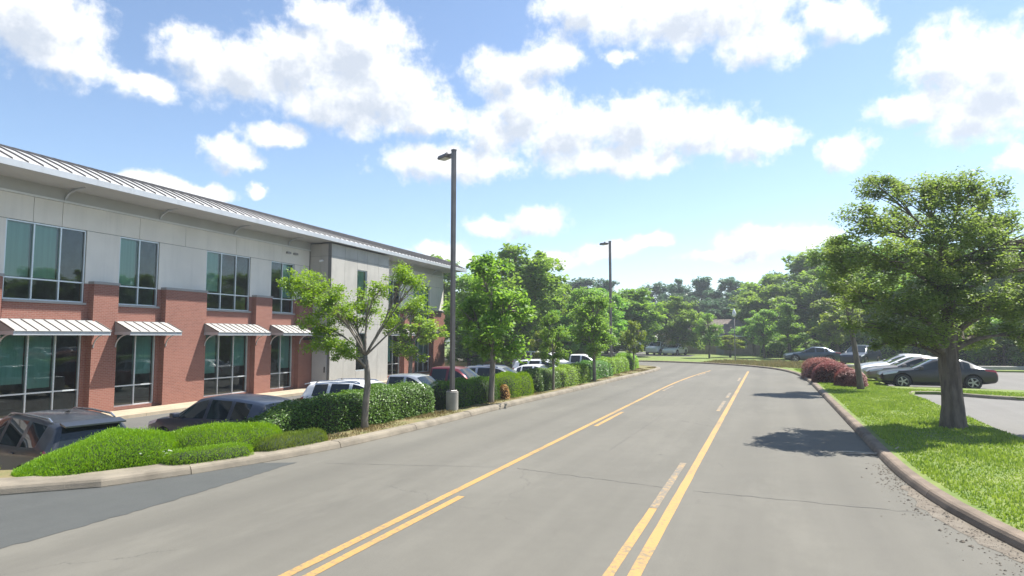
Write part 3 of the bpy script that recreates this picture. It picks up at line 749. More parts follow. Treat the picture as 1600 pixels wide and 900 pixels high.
# awnings: folded metal trays on curved brackets
def awning(s0, s1):
    a0, a1 = s0 - 0.32, s1 + 0.32
    aw = MB().box(1.12, 1.2, a0, a1, 3.23, 3.40).box(0.0, 1.12, a0, a0 + .05, 3.25, 3.38).box(0.0, 1.12, a1 - .05, a1, 3.25, 3.38).box(0.30, 1.12, a0 + .05, a1 - .05, 3.33, 3.36).box(0.02, 0.12, a0, a1, 3.70, 3.80).build('awning', M['fascia'], BL)
    MB().prism([(0.31, 3.385), (1.19, 3.385), (0.31, 3.78)], 'y', a0 + .001, a0 + 0.03).build('end_panel', M['coping'], aw)
    MB().prism([(0.31, 3.385), (1.19, 3.385), (0.31, 3.78)], 'y', a1 - 0.03, a1 - .001).build('end_panel', M['coping'], aw)
    n = max(3, round((a1 - a0) / 0.44)); w_ = (a1 - a0) / n
    prof = [(1.24, 3.395), (0.75, 3.615), (0.28, 3.815)]
    me = None
    for i in range(n):
        if me is None:
            mb = MB()
            for (p, q) in zip(prof[:-1], prof[1:]):
                mb.quad((p[0], 0.004, p[1]), (p[0], w_ - .004, p[1]), (q[0], w_ - .004, q[1]), (q[0], 0.004, q[1]))
                mb.quad((p[0], 0.004, p[1] - .02), (p[0], w_ - .004, p[1] - .02), (q[0], w_ - .004, q[1] - .02), (q[0], 0.004, q[1] - .02))
            mb.quad((1.24, 0.004, 3.375), (1.24, w_ - .004, 3.375), (1.24, w_ - .004, 3.395), (1.24, .004, 3.395))
            me = mb.mesh('awning_panel')
        o = link('awning_panel', me, M['roof'], aw); o.location.y = a0 + i * w_
    rm = None
    for i in range(n + 1):
        if rm is None:
            mb = MB()
            for (p, q) in zip(prof[:-1], prof[1:]):
                mb.prism([(p[0], p[1] - .01), (q[0], q[1] - .01), (q[0], q[1] + .035), (p[0], p[1] + .035)], 'y', -0.014, 0.014)
            rm = mb.mesh('awning_seam')
        o = link('awning_seam', rm, M['rib'], aw); o.location.y = a0 + i * w_
    MB().box(0.0, 0.29, a0, a1, 3.78, 3.84).build('flashing', M['roof'], aw)
    for s in (a0 + .06, a1 - .06):
        pts = [(0.31 + 0.75 * (1 - math.cos(t)), s, 2.72 + 0.56 * math.sin(t)) for t in [i * math.pi / 2 / 8 for i in range(9)]]
        MB().tube(pts, 0.028, 6).build('awning_bracket', M['fascia'], aw)
for b in BAYS: awning(b[0], b[1])

# projecting stair bay
SB0, SB1, XB = 14.4, 21.4, 1.6
sb = MB()
for (a, b, z0, z1) in ((SB0, 17.3, 0, 8.98), (18.5, SB1, 0, 8.98), (17.3, 18.5, 0, 0.9), (17.3, 18.5, 3.4, 4.6), (17.3, 18.5, 7.6, 8.98)):
    sb.box(XB - .25, XB - .02, a, b, z0, z1)
sb.box(0.0, XB - .25, SB0 + .02, SB0 + .25, 0, 8.98).box(0, XB - .25, SB1 - .25, SB1 - .02, 0, 8.98).box(0, XB - .02, SB0 + .02, SB1 - .02, 8.9, 8.985)
SBAY = sb.build('stair_bay', M['seam'], BL)
def sp(x0, x1, a, b, z0, z1, m='stucco'):
    MB().box(x0, x1, a, b, z0, z1).build('stucco_panel', M[m], SBAY)
g = 0.008
for (a, b) in ((SB0, 15.85), (15.85, 17.3), (18.5, 19.95), (19.95, SB1)):
    for (z0, z1) in ((0, 4.0), (4.0, 8.2), (8.2, 8.98)):
        sp(XB - .02, XB, a + g, b - g, z0 + g, z1 - g)
for (z0, z1) in ((0, .9), (3.4, 4.6), (7.6, 8.2), (8.2, 8.98)): sp(XB - .02, XB, 17.3 + g, 18.5 - g, z0 + g, z1 - g)
for (z0, z1) in ((0, 4.0), (4.0, 8.2), (8.2, 8.98)):
    for (x0, x1) in ((0.0, .8), (.8, XB)):
        sp(x0 + g, x1 - g, SB0, SB0 + .02, z0 + g, z1 - g); sp(x0 + g, x1 - g, SB1 - .02, SB1, z0 + g, z1 - g)
window(17.3, 18.5, 0.9, 3.4, [], 1, {}, x=XB - .1)
window(17.3, 18.5, 4.6, 7.6, [5.4], 1, {0: 6.2}, x=XB - .1)
dr = MB().box(0.35, 1.4, SB0 - .05, SB0 - .002, 0.02, 2.25).build('door', M['door'], BL)
MB().box(1.26, 1.31, SB0 - .11, SB0 - .05, 0.95, 1.30).build('handle', M['dark'], dr)
MB().box(0.0, 1.55, SB0 - .9, SB0 - .002, 2.95, 3.12).build('door_canopy', M['dark'], BL)
ll = MB().box(0.80, 1.0, SB0 - .16, SB0 - .002, 7.86, 7.95).build('wall_light', M['trim'], BL)
MB().box(0.84, 0.96, SB0 - .22, SB0 - .16, 7.80, 7.93).build('lamp_head', M['lampglass'], ll)
for s in (12.1, 12.75): MB().box(0.002, 0.12, s, s + .34, 8.12, 8.24).build('wall_vent', M['coping'], BL)

# roof: curved standing-seam trays over a deep eave
RS0, RS1 = S0 - 0.8, S1 + 1.0
prof = [(1.98, 9.27), (1.25, 9.62), (0.45, 9.97), (-0.4, 10.27), (-1.3, 10.53), (-2.5, 10.72), (-5.0, 10.9)]
RF = MB().prism([(1.90, 9.24), (1.90, 9.10), (-0.3, 9.10), (-14.2, 9.1), (-14.2, 10.6), (-5.0, 10.85), (-2.5, 10.67), (-1.3, 10.48), (-.4, 10.22), (.45, 9.92), (1.25, 9.57)], 'y', RS0 + .02, RS1 - .02).build('roof', M['panel_dark'], BL)
MB().box(1.88, 1.99, RS0, RS1, 9.03, 9.255).build('fascia', M['fascia'], RF)
MB().box(-0.27, 1.88, RS0 + .03, RS1 - .03, 9.075, 9.098).build('soffit', M['panel_dark'], RF)
nP = 104; wp = (RS1 - RS0) / nP
mb = MB()
for p, q in zip(prof[:-1], prof[1:]):
    mb.quad((p[0], 0.005, p[1]), (p[0], wp - .005, p[1]), (q[0], wp - .005, q[1]), (q[0], 0.005, q[1]))
mb.quad((1.98, .005, 9.24), (1.98, wp - .005, 9.24), (1.98, wp - .005, 9.27), (1.98, .005, 9.27))
pm = mb.mesh('roof_panel')
mb = MB()
for p, q in zip(prof[:-1], prof[1:]):
    mb.prism([(p[0], p[1] - .01), (q[0], q[1] - .01), (q[0], q[1] + .055), (p[0], p[1] + .055)], 'y', -0.017, 0.017)
sm = mb.mesh('roof_seam')
for i in range(nP):
    o = link('roof_panel', pm, M['roof'], RF); o.location.y = RS0 + i * wp
for i in range(nP + 1):
    o = link('roof_seam', sm, M['rib'], RF); o.location.y = RS0 + i * wp
for s in (-14.5, -10.0, -5.6, -1.3, 3.2, 7.9, 12.3, 22.5, 27.2, 31.8):
    pts = [(0.0 + 1.0 * (1 - math.cos(t)), s, 8.64 + 0.44 * math.sin(t)) for t in [i * math.pi / 2 / 8 for i in range(9)]]
    MB().prism([(0, 8.62), (0, 8.74)] + [(p[0], p[2] + .05) for p in pts[1:]] + [(p[0] + .03, p[2] - .03) for p in pts[::-1]], 'y', s - .04, s + .04).build('eave_bracket', M['fascia'], BL)
# front walk
wk = struct(empty('front_walk', (-26.1, 18.2, -0.7), R(2.5)))
for i in range(26):
    MB().box(0.32, 2.15, S0 + i * 2.0 + .006, S0 + (i + 1) * 2.0 - .006, -0.4, 0.03).build('paving_slab', M['walk'], wk)

# ------------------------------------------------------------------ vehicles (nose to local +x)
def section(x, zb, belt, top, w, wr, bed=None):
    z6 = max(belt + 0.012, top - 0.07); z7 = max(belt + 0.02, top - 0.012)
    pts = [(0, zb), (0.78 * w, zb), (0.955 * w, zb + 0.09), (1.0 * w, zb + 0.42 * (belt - zb)), (0.985 * w, belt - 0.09), (0.95 * w, belt),
           (wr + 0.035, z6), (wr - 0.045, z7), (wr * 0.5, top + 0.014), (0, top + 0.02)]
    if bed is not None:
        pts[6] = (0.93 * w, belt + .004); pts[7] = (0.86 * w, belt - .002); pts[8] = (0.84 * w, bed); pts[9] = (0, bed)
    return [(x, y, z) for y, z in pts]
BODY, GLASS, WSH, REAR, TAIL, HEAD, WELL = range(7)
STY = {
 'suv': dict(st=[(2.34, .40, .70, .73, .62, .46), (2.24, .30, .88, .92, .82, .62), (1.75, .25, .99, 1.04, .92, .74), (1.12, .24, 1.06, 1.10, .93, .76), (.32, .24, 1.08, 1.61, .93, .63), (-.16, .24, 1.09, 1.68, .93, .64), (-.27, .24, 1.09, 1.685, .93, .64), (-1.06, .24, 1.11, 1.67, .925, .63), (-1.17, .24, 1.11, 1.665, .92, .63), (-1.78, .26, 1.15, 1.62, .91, .61), (-2.12, .30, 1.13, 1.55, .89, .58), (-2.30, .36, 1.06, 1.12, .87, .74), (-2.38, .42, .72, .76, .80, .66)],
      glass=[3, 4, 6, 8], wsh=[3], rear=[10], tail=[(10, 4), (11, 4)], wheels=(1.42, -1.42, .37), L=4.75, rails=1.70),
 'sedan': dict(st=[(2.36, .38, .58, .60, .60, .46), (2.24, .24, .72, .76, .80, .62), (1.6, .20, .84, .90, .90, .74), (.95, .20, .90, .94, .91, .74), (.10, .20, .92, 1.38, .91, .60), (-.22, .20, .93, 1.43, .91, .60), (-.32, .20, .93, 1.43, .91, .60), (-.98, .20, .95, 1.40, .91, .58), (-1.06, .20, .955, 1.385, .90, .57), (-1.32, .22, .96, 1.30, .90, .56), (-1.86, .24, .97, 1.01, .89, .68), (-2.30, .30, .93, .97, .84, .66), (-2.40, .40, .66, .70, .76, .60)],
      glass=[3, 4, 6, 8], wsh=[3], rear=[9], tail=[(10, 4), (11, 4)], wheels=(1.42, -1.40, .34), L=4.76),
 'pickup': dict(st=[(2.86, .45, .86, .89, .72, .56), (2.76, .34, 1.02, 1.06, .88, .68), (2.2, .32, 1.10, 1.15, .97, .80), (1.5, .32, 1.14, 1.18, .98, .80), (.82, .32, 1.16, 1.74, .98, .68), (.34, .32, 1.17, 1.83, .98, .69), (.24, .32, 1.17, 1.83, .98, .69), (-.55, .32, 1.18, 1.82, .98, .68), (-.62, .32, 1.18, 1.80, .98, .67), (-.74, .32, 1.18, 1.22, .98, .80), (-.80, .32, 1.18, 1.2, .98, .8, .72), (-2.72, .36, 1.18, 1.2, .97, .8, .72), (-2.76, .36, 1.18, 1.2, .97, .8), (-2.84, .48, .95, .99, .92, .76)],
      glass=[3, 4, 6], wsh=[3], rear=[8], tail=[(12, 4), (11, 4)], wheels=(1.9, -1.75, .40), L=5.75),
 'van': dict(st=[(2.55, .42, .80, .83, .70, .54), (2.46, .30, 1.0, 1.05, .88, .70), (2.05, .27, 1.12, 1.18, .97, .80), (1.75, .27, 1.17, 1.22, .98, .82), (1.0, .27, 1.2, 1.86, .98, .76), (.55, .27, 1.2, 1.98, .98, .78), (.42, .27, 1.2, 1.985, .98, .78), (-.70, .27, 1.2, 1.985, .98, .78), (-.82, .27, 1.2, 1.985, .98, .78), (-2.0, .27, 1.2, 1.97, .97, .77), (-2.30, .3, 1.2, 1.94, .96, .76), (-2.44, .34, 1.14, 1.20, .95, .84), (-2.52, .42, .80, .84, .88, .74)],
      glass=[3, 4, 6, 8], wsh=[3], rear=[10], tail=[(10, 4), (11, 4)], wheels=(1.6, -1.55, .36), L=5.05),
}
CARMESH = {}
def car_meshes(style):
    if style in CARMESH: return CARMESH[style]
    S = STY[style]; st = S['st']; n = len(st)
    bm = bmesh.new()
    cl = bm.edges.layers.float.new('crease_edge')
    rows = []
    for s in st:
        h = section(*s); r = [bm.verts.new(p) for p in h]                       # +y side
        l = [r[0]] + [bm.verts.new((p[0], -p[1], p[2])) for p in h[1:-1]] + [r[-1]]
        rows.append((r, l))
    def face(vs, mi):
        vs2 = []
        for v in vs:
            if v not in vs2: vs2.append(v)
        try:
            f = bm.faces.new(vs2); f.material_index = mi; return f
        except ValueError: return None
    tail = set(S['tail'])
    for i in range(n - 1):
        for sd in (0, 1):
            A, B = rows[i][sd], rows[i + 1][sd]
            for k in range(9):
                mi = BODY
                if k == 5 and i in S['glass']: mi = GLASS
                if k in (7, 8) and i in S['wsh']: mi = WSH
                if k in (7, 8) and i in S['rear']: mi = REAR
                if (i, k) in tail: mi = TAIL
                if i == 1 and k == 4: mi = HEAD
                face([A[k], B[k], B[k + 1], A[k + 1]] if sd == 0 else [A[k + 1], B[k + 1], B[k], A[k]], mi)
    for e in (0, n - 1):
        r, l = rows[e]
        for k in range(9): face([r[k], r[k + 1], l[k + 1], l[k]], BODY)
    bmesh.ops.recalc_face_normals(bm, faces=bm.faces)
    rowof = {}
    for r, l in rows:
        for k in range(10): rowof[r[k]] = k; rowof[l[k]] = k
    for e in bm.edges:
        if len(e.link_faces) == 2:
            a, b = e.link_faces
            ra, rb = rowof[e.verts[0]], rowof[e.verts[1]]
            if a.material_index != b.material_index: e[cl] = 0.9
            elif ra == rb and ra in (5, 6, 7): e[cl] = 0.8
            elif e.calc_face_angle(0) > 0.55: e[cl] = 0.45
    me = bpy.data.meshes.new('car_tmp'); bm.to_mesh(me); bm.free()
    for i in range(7): me.materials.append(None)
    o = bpy.data.objects.new('car_tmp', me); C.objects.link(o)
    ss = o.modifiers.new('s', 'SUBSURF'); ss.levels = 2; ss.render_levels = 2
    cutters = []
    fx, rxx, wr = S['wheels']; hw = max(s[4] for s in st)
    for x in (fx, rxx):
        for sy in (1, -1):
            mb = MB(); R_ = wr + 0.065
            a0, a1 = (hw - 0.30) * sy, (hw + 0.3) * sy
            poly = [(x + R_ * math.cos(t), wr + R_ * math.sin(t)) for t in [j * 2 * math.pi / 28 for j in range(28)]]
            mb.prism(poly, 'y', min(a0, a1), max(a0, a1))
            cm = mb.mesh('cut')
            for i in range(7): cm.materials.append(None)
            cm.polygons.foreach_set('material_index', [WELL] * len(cm.polygons))
            co = bpy.data.objects.new('cut', cm); C.objects.link(co); cutters.append(co)
            md = o.modifiers.new('b', 'BOOLEAN'); md.operation = 'DIFFERENCE'; md.object = co; md.solver = 'EXACT'
            try: md.material_mode = 'INDEX'
            except Exception: pass
    dg = bpy.context.evaluated_depsgraph_get(); dg.update()
    ev = o.evaluated_get(dg); em = ev.to_mesh()
    V = [v.co.copy() for v in em.vertices]; polys = [(tuple(p.vertices), p.material_index) for p in em.polygons]
    ev.to_mesh_clear()
    for c in cutters + [o]: bpy.data.objects.remove(c)
    def sub(idx_polys, name, off=0.0):
        mp = {}; vs = []; fs = []
        for vv in idx_polys:
            f = []
            for k in vv:
                if k not in mp: mp[k] = len(vs); vs.append(tuple(V[k]))
                f.append(mp[k])
            fs.append(tuple(f))
        m2 = bpy.data.meshes.new(name); m2.from_pydata(vs, [], fs)
        m2.polygons.foreach_set('use_smooth', [True] * len(fs)); m2.update()
        return m2
    def comps(mi):
        ps = [p for p, m_ in polys if m_ == mi]; par = list(range(len(ps))); own = {}
        def find(a):
            while par[a] != a: par[a] = par[par[a]]; a = par[a]
            return a
        for i, p in enumerate(ps):
            for k in p:
                if k in own: par[find(i)] = find(own[k])
                else: own[k] = i
        gr = {}
        for i, p in enumerate(ps): gr.setdefault(find(i), []).append(p)
        return list(gr.values())
    out = [('body', sub([p for p, m_ in polys if m_ == BODY], 'body'), None)]
    for mi, nm, m_ in ((GLASS, 'side_window', 'autoglass'), (WSH, 'windscreen', 'autoglass'), (REAR, 'rear_window', 'autoglass'), (TAIL, 'taillight', 'taillight'), (HEAD, 'headlight', 'headlight')):
        for cp in comps(mi): out.append((nm, sub(cp, nm), m_))
    wl = [p for p, m_ in polys if m_ == WELL]
    if wl: out.append(('wheel_arch', sub(wl, 'wheel_arch'), 'under'))
    CARMESH[style] = out
    return out
WH = {}
def wheel_meshes(r):
    if r in WH: return WH[r]
    t = 0.22
    tyre = MB().lathe([(r * .66, -.10), (r * .72, -.115), (r * .93, -.112), (r * .99, -.085), (r, -.04), (r, .04), (r * .99, .085), (r * .93, .112), (r * .72, .115), (r * .66, .10), (r * .64, 0), (r * .66, -.10)], 28, 'y').lathe([(r * .66, -.03), (.001, -.03)], 20, 'y').mesh('tyre', True)
    mb = MB().lathe([(r * .67, .06), (r * .67, .098), (r * .63, .10), (r * .60, .06), (r * .60, -.02)], 28, 'y')
    mb.lathe([(0.001, .085), (.05, .085), (.06, .07), (.06, .0)], 14, 'y')
    for k in range(5):
        a = k * 2 * math.pi / 5; ca, sa = math.cos(a), math.sin(a)
        def T(u, v, h): return (u * ca - v * sa, h, u * sa + v * ca)
        i = len(mb.v)
        for h in (.085, .045):
            mb.v += [T(.04, -.03, h), T(r * .61, -.028, h), T(r * .61, .028, h), T(.04, .03, h)]
        for q in ((0, 1, 2, 3), (0, 1, 5, 4), (1, 2, 6, 5), (2, 3, 7, 6)): mb.f.append(tuple(i + z for z in q))
    rim = mb.mesh('rim')
    WH[r] = (tyre, rim); return WH[r]
def car(name, label, cat, style, pnt, x, y, z, heading, group=None, rails=False, scale=1.0, plate=False):
    """heading in degrees: 0 = nose to +X, 90 = nose to +Y"""
    root = empty(name, (x, y, z), R(heading)); tag(root, label, cat, group)
    root.scale = (scale, scale, scale)
    S = STY[style]; body = None
    for nm, me, m_ in car_meshes(style):
        if m_ is None:
            o = bpy.data.objects.new(nm, me); C.objects.link(o); o.parent = root
            if not me.materials: me.materials.append(P[pnt])
            o.material_slots[0].link = 'OBJECT'; o.material_slots[0].material = P[pnt]; body = o
        else: link(nm, me, M[m_], root)
    fx, rx_, wr = S['wheels']; hw = max(s[4] for s in S['st'])
    ty, ri = wheel_meshes(wr)
    for wx in (fx, rx_):
        for sy in (1, -1):
            wn = empty('wheel', (wx, sy * (hw - .125), wr), 0 if sy > 0 else math.pi, root)
            link('tyre', ty, M['tyre'], wn); link('rim', ri, M['rim'], wn)
    cow = S['st'][3]
    for sy in (1, -1):
        o = MB().box(-.09, .09, -.02, .20, -.06, .07).build('mirror', P[pnt], root); bevel(o, .03, 2)
        o.location = (cow[0] - .28, sy * (cow[4] - .02), cow[2] + .09)
        if sy < 0: o.rotation_euler.z = math.pi
        for xx in (S['st'][5][0] + .18, S['st'][7][0] + .12):
            bevel(MB().box(-.10, .10, -.012, .02, -.015, .015).build('door_handle', P[pnt], root), .008, 1).location = (xx, sy * (hw * .985), S['st'][6][2] - .10)
    if rails:
        for sy in (1, -1):
            pts = [(.10, sy * .60, 1.63), (-.05, sy * .60, 1.685), (-.8, sy * .60, 1.70), (-1.65, sy * .58, 1.665), (-1.8, sy * .58, 1.60)]
            MB().tube(pts, .022, 6).build('roof_rail', M['chrome'], root)
        MB().prism([(-2.05, 1.575), (-2.30, 1.53), (-2.30, 1.56), (-2.05, 1.615)], 'y', -.56, .56).build('spoiler', P[pnt], root)
        MB().prism([(-.98, 1.70), (-1.12, 1.70), (-1.12, 1.745)], 'y', -.02, .02).build('antenna', M['dark'], root)
        o = MB().tube([(-2.325, -.1, 1.10), (-2.345, -.42, 1.12)], .012, 5).build('wiper', M['dark'], root)
    if plate:
        e = S['st'][-1][0]
        MB().box(e - .045, e - .03, -.16, .16, .80, .96).build('licence_plate', M['plate'], root)
    return root

GR = 'cars parked behind the hedges'
car('parked_suv', 'dark graphite SUV with roof rails backed up to the bright mounded shrub', 'car', 'suv', 'grey', -14.75, 9.35, LOT_Z, 170, GR, rails=True, plate=True)
car('parked_car', 'navy blue car half hidden behind the left end of the tall dark hedge', 'car', 'suv', 'navy', -14.3, 14.0, LOT_Z + .0, 176, GR, scale=0.98)
car('parked_suv', 'white SUV with dark windows seen over the hedge left of the slender green tree', 'car', 'suv', 'white', -13.55, 19.8, LOT_Z, 2, GR, rails=True)
car('parked_pickup', 'silver pickup behind the forked trunk of the slender green tree', 'pickup', 'pickup', 'silver', -14.3, 23.9, LOT_Z, 0, GR, scale=0.92)
car('parked_pickup', 'maroon pickup truck left of the near lamp post', 'pickup', 'pickup', 'maroon', -14.4, 27.9, LOT_Z, 1, GR)
car('parked_suv', 'silver SUV with a long dark window band right of the near lamp post', 'car', 'suv', 'silver', -13.5, 32.2, LOT_Z, 0, GR, rails=True)
car('parked_car', 'low white car peeking over the hedge in front of the other white cars', 'car', 'sedan', 'white', -13.4, 38.6, LOT_Z, 0, GR, scale=1.05)
car('parked_suv', 'white SUV parked between the low white car and the white van', 'car', 'suv', 'white', -14.3, 42.4, LOT_Z, 0, GR)
car('parked_van', 'tall white van farthest left of the white vehicles in the lot', 'van', 'van', 'white', -18.3, 53.0, LOT_Z, 0, GR)
car('parked_pickup', 'white crew cab pickup at the far end of the lot', 'pickup', 'pickup', 'white', -14.2, 50.5, LOT_Z, 0, GR)
car('parked_van', 'black van standing past the end of the brick building', 'van', 'van', 'black', -25.5, 60, LOT_Z, 35, GR)
GF = 'cars in the lot beyond the bend'
car('far_car', 'pale blue car beyond the bend left of the white ones', 'car', 'suv', 'pale', -19.2, 92.5, 0.11, 200, GF)
car('far_car', 'white SUV facing the bend beside the leafy tree', 'car', 'suv', 'white', -13.3, 83.5, 0.11, 262, GF)
car('far_car', 'white sedan parked right of the far white SUV', 'car', 'sedan', 'white', -10.9, 82.5, 0.11, 256, GF)
GL = 'cars in the lot right of the lawn'
car('parked_sedan', 'black sedan in side view behind the thick tree trunk', 'car', 'sedan', 'black', 7.35, 36.4, 0.0, 180, GL)
car('parked_sedan', 'taupe sedan directly behind the black sedan', 'car', 'sedan', 'taupe', 7.15, 39.3, 0.0, 180, GL)
car('parked_sedan', 'white sedan third in the row behind the black sedan', 'car', 'sedan', 'white', 7.25, 42.1, 0.0, 180, GL)
car('parked_sedan', 'silver sedan last in the row behind the black sedan', 'car', 'sedan', 'silver', 7.4, 44.9, 0.0, 180, GL)
car('parked_suv', 'dark SUV facing the road between the copper hedge and the leaning tree', 'car', 'suv', 'navy', 6.9, 58.8, 0.10, 245, GL)
car('parked_car', 'dark slate blue car at the far end of the copper hedge', 'car', 'sedan', 'blue', 3.6, 64.5, 0.10, 184, GL)

# ------------------------------------------------------------------ vegetation
def leaf_cards(cent, rg, lmin, lmax, aspect=0.5, up=0.5, outward=None):
    n = len(cent)
    nv = rg.normal(0, 1, (n, 3)); nv /= np.linalg.norm(nv, axis=1)[:, None]
    nv[:, 2] = np.abs(nv[:, 2])
    nv = nv * (1 - up) + np.array([0, 0, 1.0]) * up
    if outward is not None: nv = nv + outward * 0.6
    nv /= np.linalg.norm(nv, axis=1)[:, None] + 1e-9
    t = rg.normal(0, 1, (n, 3)); t -= nv * (t * nv).sum(1)[:, None]; t /= np.linalg.norm(t, axis=1)[:, None] + 1e-9
    b = np.cross(nv, t)
    l = rg.uniform(lmin, lmax, n)[:, None]; wd = l * aspect
    v = np.zeros((n, 4, 3))
    v[:, 0] = cent - t * l * .5; v[:, 1] = cent + b * wd * .5 + nv * wd * .12; v[:, 2] = cent + t * l * .5; v[:, 3] = cent - b * wd * .5 + nv * wd * .12
    return v

def bezier(p0, p1, p2, n):
    return [p0 * (1 - t) ** 2 + p1 * 2 * t * (1 - t) + p2 * t * t for t in [i / n for i in range(n + 1)]]

def make_tree(seed, trunk, blobs, clumps, leaves, lsize, crad, up=0.45, twig_r=0.012, limb_r=0.35, flat_=0.8):
    """trunk: [(x,y,z,r)...]; blobs: [(x,y,z,rx,ry,rz)] -> (trunk mesh, branch mesh, crown mesh)"""
    rg = np.random.default_rng(seed); rr = random.Random(seed)
    tp = [Vector(p[:3]) for p in trunk]; tr = [p[3] for p in trunk]
    if tr[1] > .2:                       # furrowed bole with root flare
        fine = []
        for i in range(len(tp) - 1):
            for k in range(6):
                t = k / 6; fine.append((tp[i].lerp(tp[i + 1], t), tr[i] + (tr[i + 1] - tr[i]) * t))
        tm = MB().tube([f[0] for f in fine], [f[1] for f in fine], 30)
        for q in range(len(tm.v)):
            k, j = divmod(q, 30)
            if k >= len(fine): break
            c_, r_ = fine[k]; a_ = 2 * math.pi * j / 30
            v_ = Vector(tm.v[q]) - c_
            fl = max(0, 1 - max(c_.z, 0) / .55)
            f = 1 + .05 * math.sin(a_ * 7 + c_.z * 1.7) + .035 * math.sin(a_ * 12 - c_.z * 3.1) + .03 * math.sin(c_.z * 6 + a_ * 2) + fl * (.06 + .10 * math.sin(a_ * 4 + 1))
            tm.v[q] = tuple(c_ + v_ * f)
    else: tm = MB().tube(tp, tr, 12)
    bmb = MB(); pts = []
    vol = [b[3] * b[4] * b[5] for b in blobs]; tv = sum(v ** .75 for v in vol)
    for bi, b in enumerate(blobs):
        c = Vector(b[:3])
        # leave the trunk below the blob
        best = 0
        for i, p in enumerate(tp):
            if p.z < c.z - 0.35 * (c - p).xy.length: best = i
        p0 = tp[best] if best == len(tp) - 1 else tp[best].lerp(tp[best + 1], rr.uniform(0, .8))
        r0 = max(tr[best] * limb_r * rr.uniform(.8, 1.2), twig_r * 2)
        mid = p0.lerp(c, .5) + Vector((rr.uniform(-.15, .15), rr.uniform(-.15, .15), 0.18)) * (c - p0).length
        limb = bezier(p0, mid, c, 8)
        bmb.tube(limb, [r0 + (twig_r - r0) * (i / 8) ** .8 for i in range(9)], 6)
        nc = max(3, int(clumps * vol[bi] ** .75 / tv))
        for k in range(nc):
            d = rg.normal(0, 1, 3); d /= np.linalg.norm(d)
            rad = rg.random() ** 0.45
            q = Vector((c.x + d[0] * b[3] * rad, c.y + d[1] * b[4] * rad, c.z + d[2] * b[5] * rad))
            s = limb[rr.randint(3, 8)]
            m2 = s.lerp(q, .5) + Vector((rr.uniform(-.12, .12), rr.uniform(-.12, .12), .12)) * (q - s).length
            bmb.tube(bezier(s, m2, q, 4), [twig_r * 1.4, twig_r * 1.2, twig_r, twig_r * .7, twig_r * .4], 4, False)
            n = max(3, int(leaves / clumps * rg.uniform(.5, 1.5)))
            cr = crad * rg.uniform(.6, 1.35)
            off = rg.normal(0, 1, (n, 3)); off /= np.linalg.norm(off, axis=1)[:, None] + 1e-9
            off *= (rg.random(n) ** .5)[:, None] * cr * np.array([1.1, 1.1, flat_])
            pts.append(np.array(q) + off)
    cent = np.concatenate(pts)
    crown = np_mesh('crown', leaf_cards(cent, rg, lsize * .65, lsize * 1.3, .52, up), 4)
    return tm.mesh('trunk', True), bmb.mesh('branches', True), crown

def put_tree(name, label, meshes, loc, rz, sc, bark, leaf, group=None, cat='tree'):
    r = empty(name, loc, rz); r.scale = sc if hasattr(sc, '__len__') else (sc, sc, sc)
    tag(r, label, cat, group)
    for nm, me, mm in (('trunk', meshes[0], bark), ('branches', meshes[1], bark), ('crown', meshes[2], leaf)):
        o = bpy.data.objects.new(nm, me); C.objects.link(o); o.parent = r
        if not me.materials: me.materials.append(mm)
        o.material_slots[0].link = 'OBJECT'; o.material_slots[0].material = mm
    return r

# slender bright tree in front of the tall hedge
T1 = [(-11.66, 13.86, 3.96, .50, .5, .46), (-11.1, 13.6, 3.7, .5, .5, .45), (-10.58, 13.44, 3.4, .68, .6, .54), (-10.57, 14.52, 3.11, .64, .6, .47), (-10.26, 14.96, 3.47, .34, .4, .40), (-10.96, 13.82, 2.75, .51, .5, .27), (-10.2, 13.52, 2.15, .72, .5, .25), (-10.75, 13.6, 2.35, .5, .45, .25), (-9.02, 14.6, 4.07, .48, .45, .36), (-9.2, 13.93, 3.7, .34, .35, .3), (-8.8, 15.0, 3.9, .4, .4, .3), (-9.57, 15.02, 2.94, .30, .4, .35), (-9.0, 15.58, 3.3, .30, .35, .35)]
o1 = Vector((-9.85, 14.3, 0.08))
m1 = make_tree(21, [(0, 0, -.1, .115), (.0, 0, .25, .09), (.03, .0, .7, .085), (.06, .02, 1.15, .085), (.03, .03, 1.5, .07), (-.02, .02, 1.9, .05)],
    [(b[0] - o1.x, b[1] - o1.y, b[2] - o1.z, *b[3:]) for b in T1], 230, 20000, .07, .20, .35, .009, .62)
put_tree('street_tree', 'slender young tree with airy yellow-green leaves in front of the tall hedge', m1, o1, 0, 1, M['bark_light'], M['leaf_spring'])

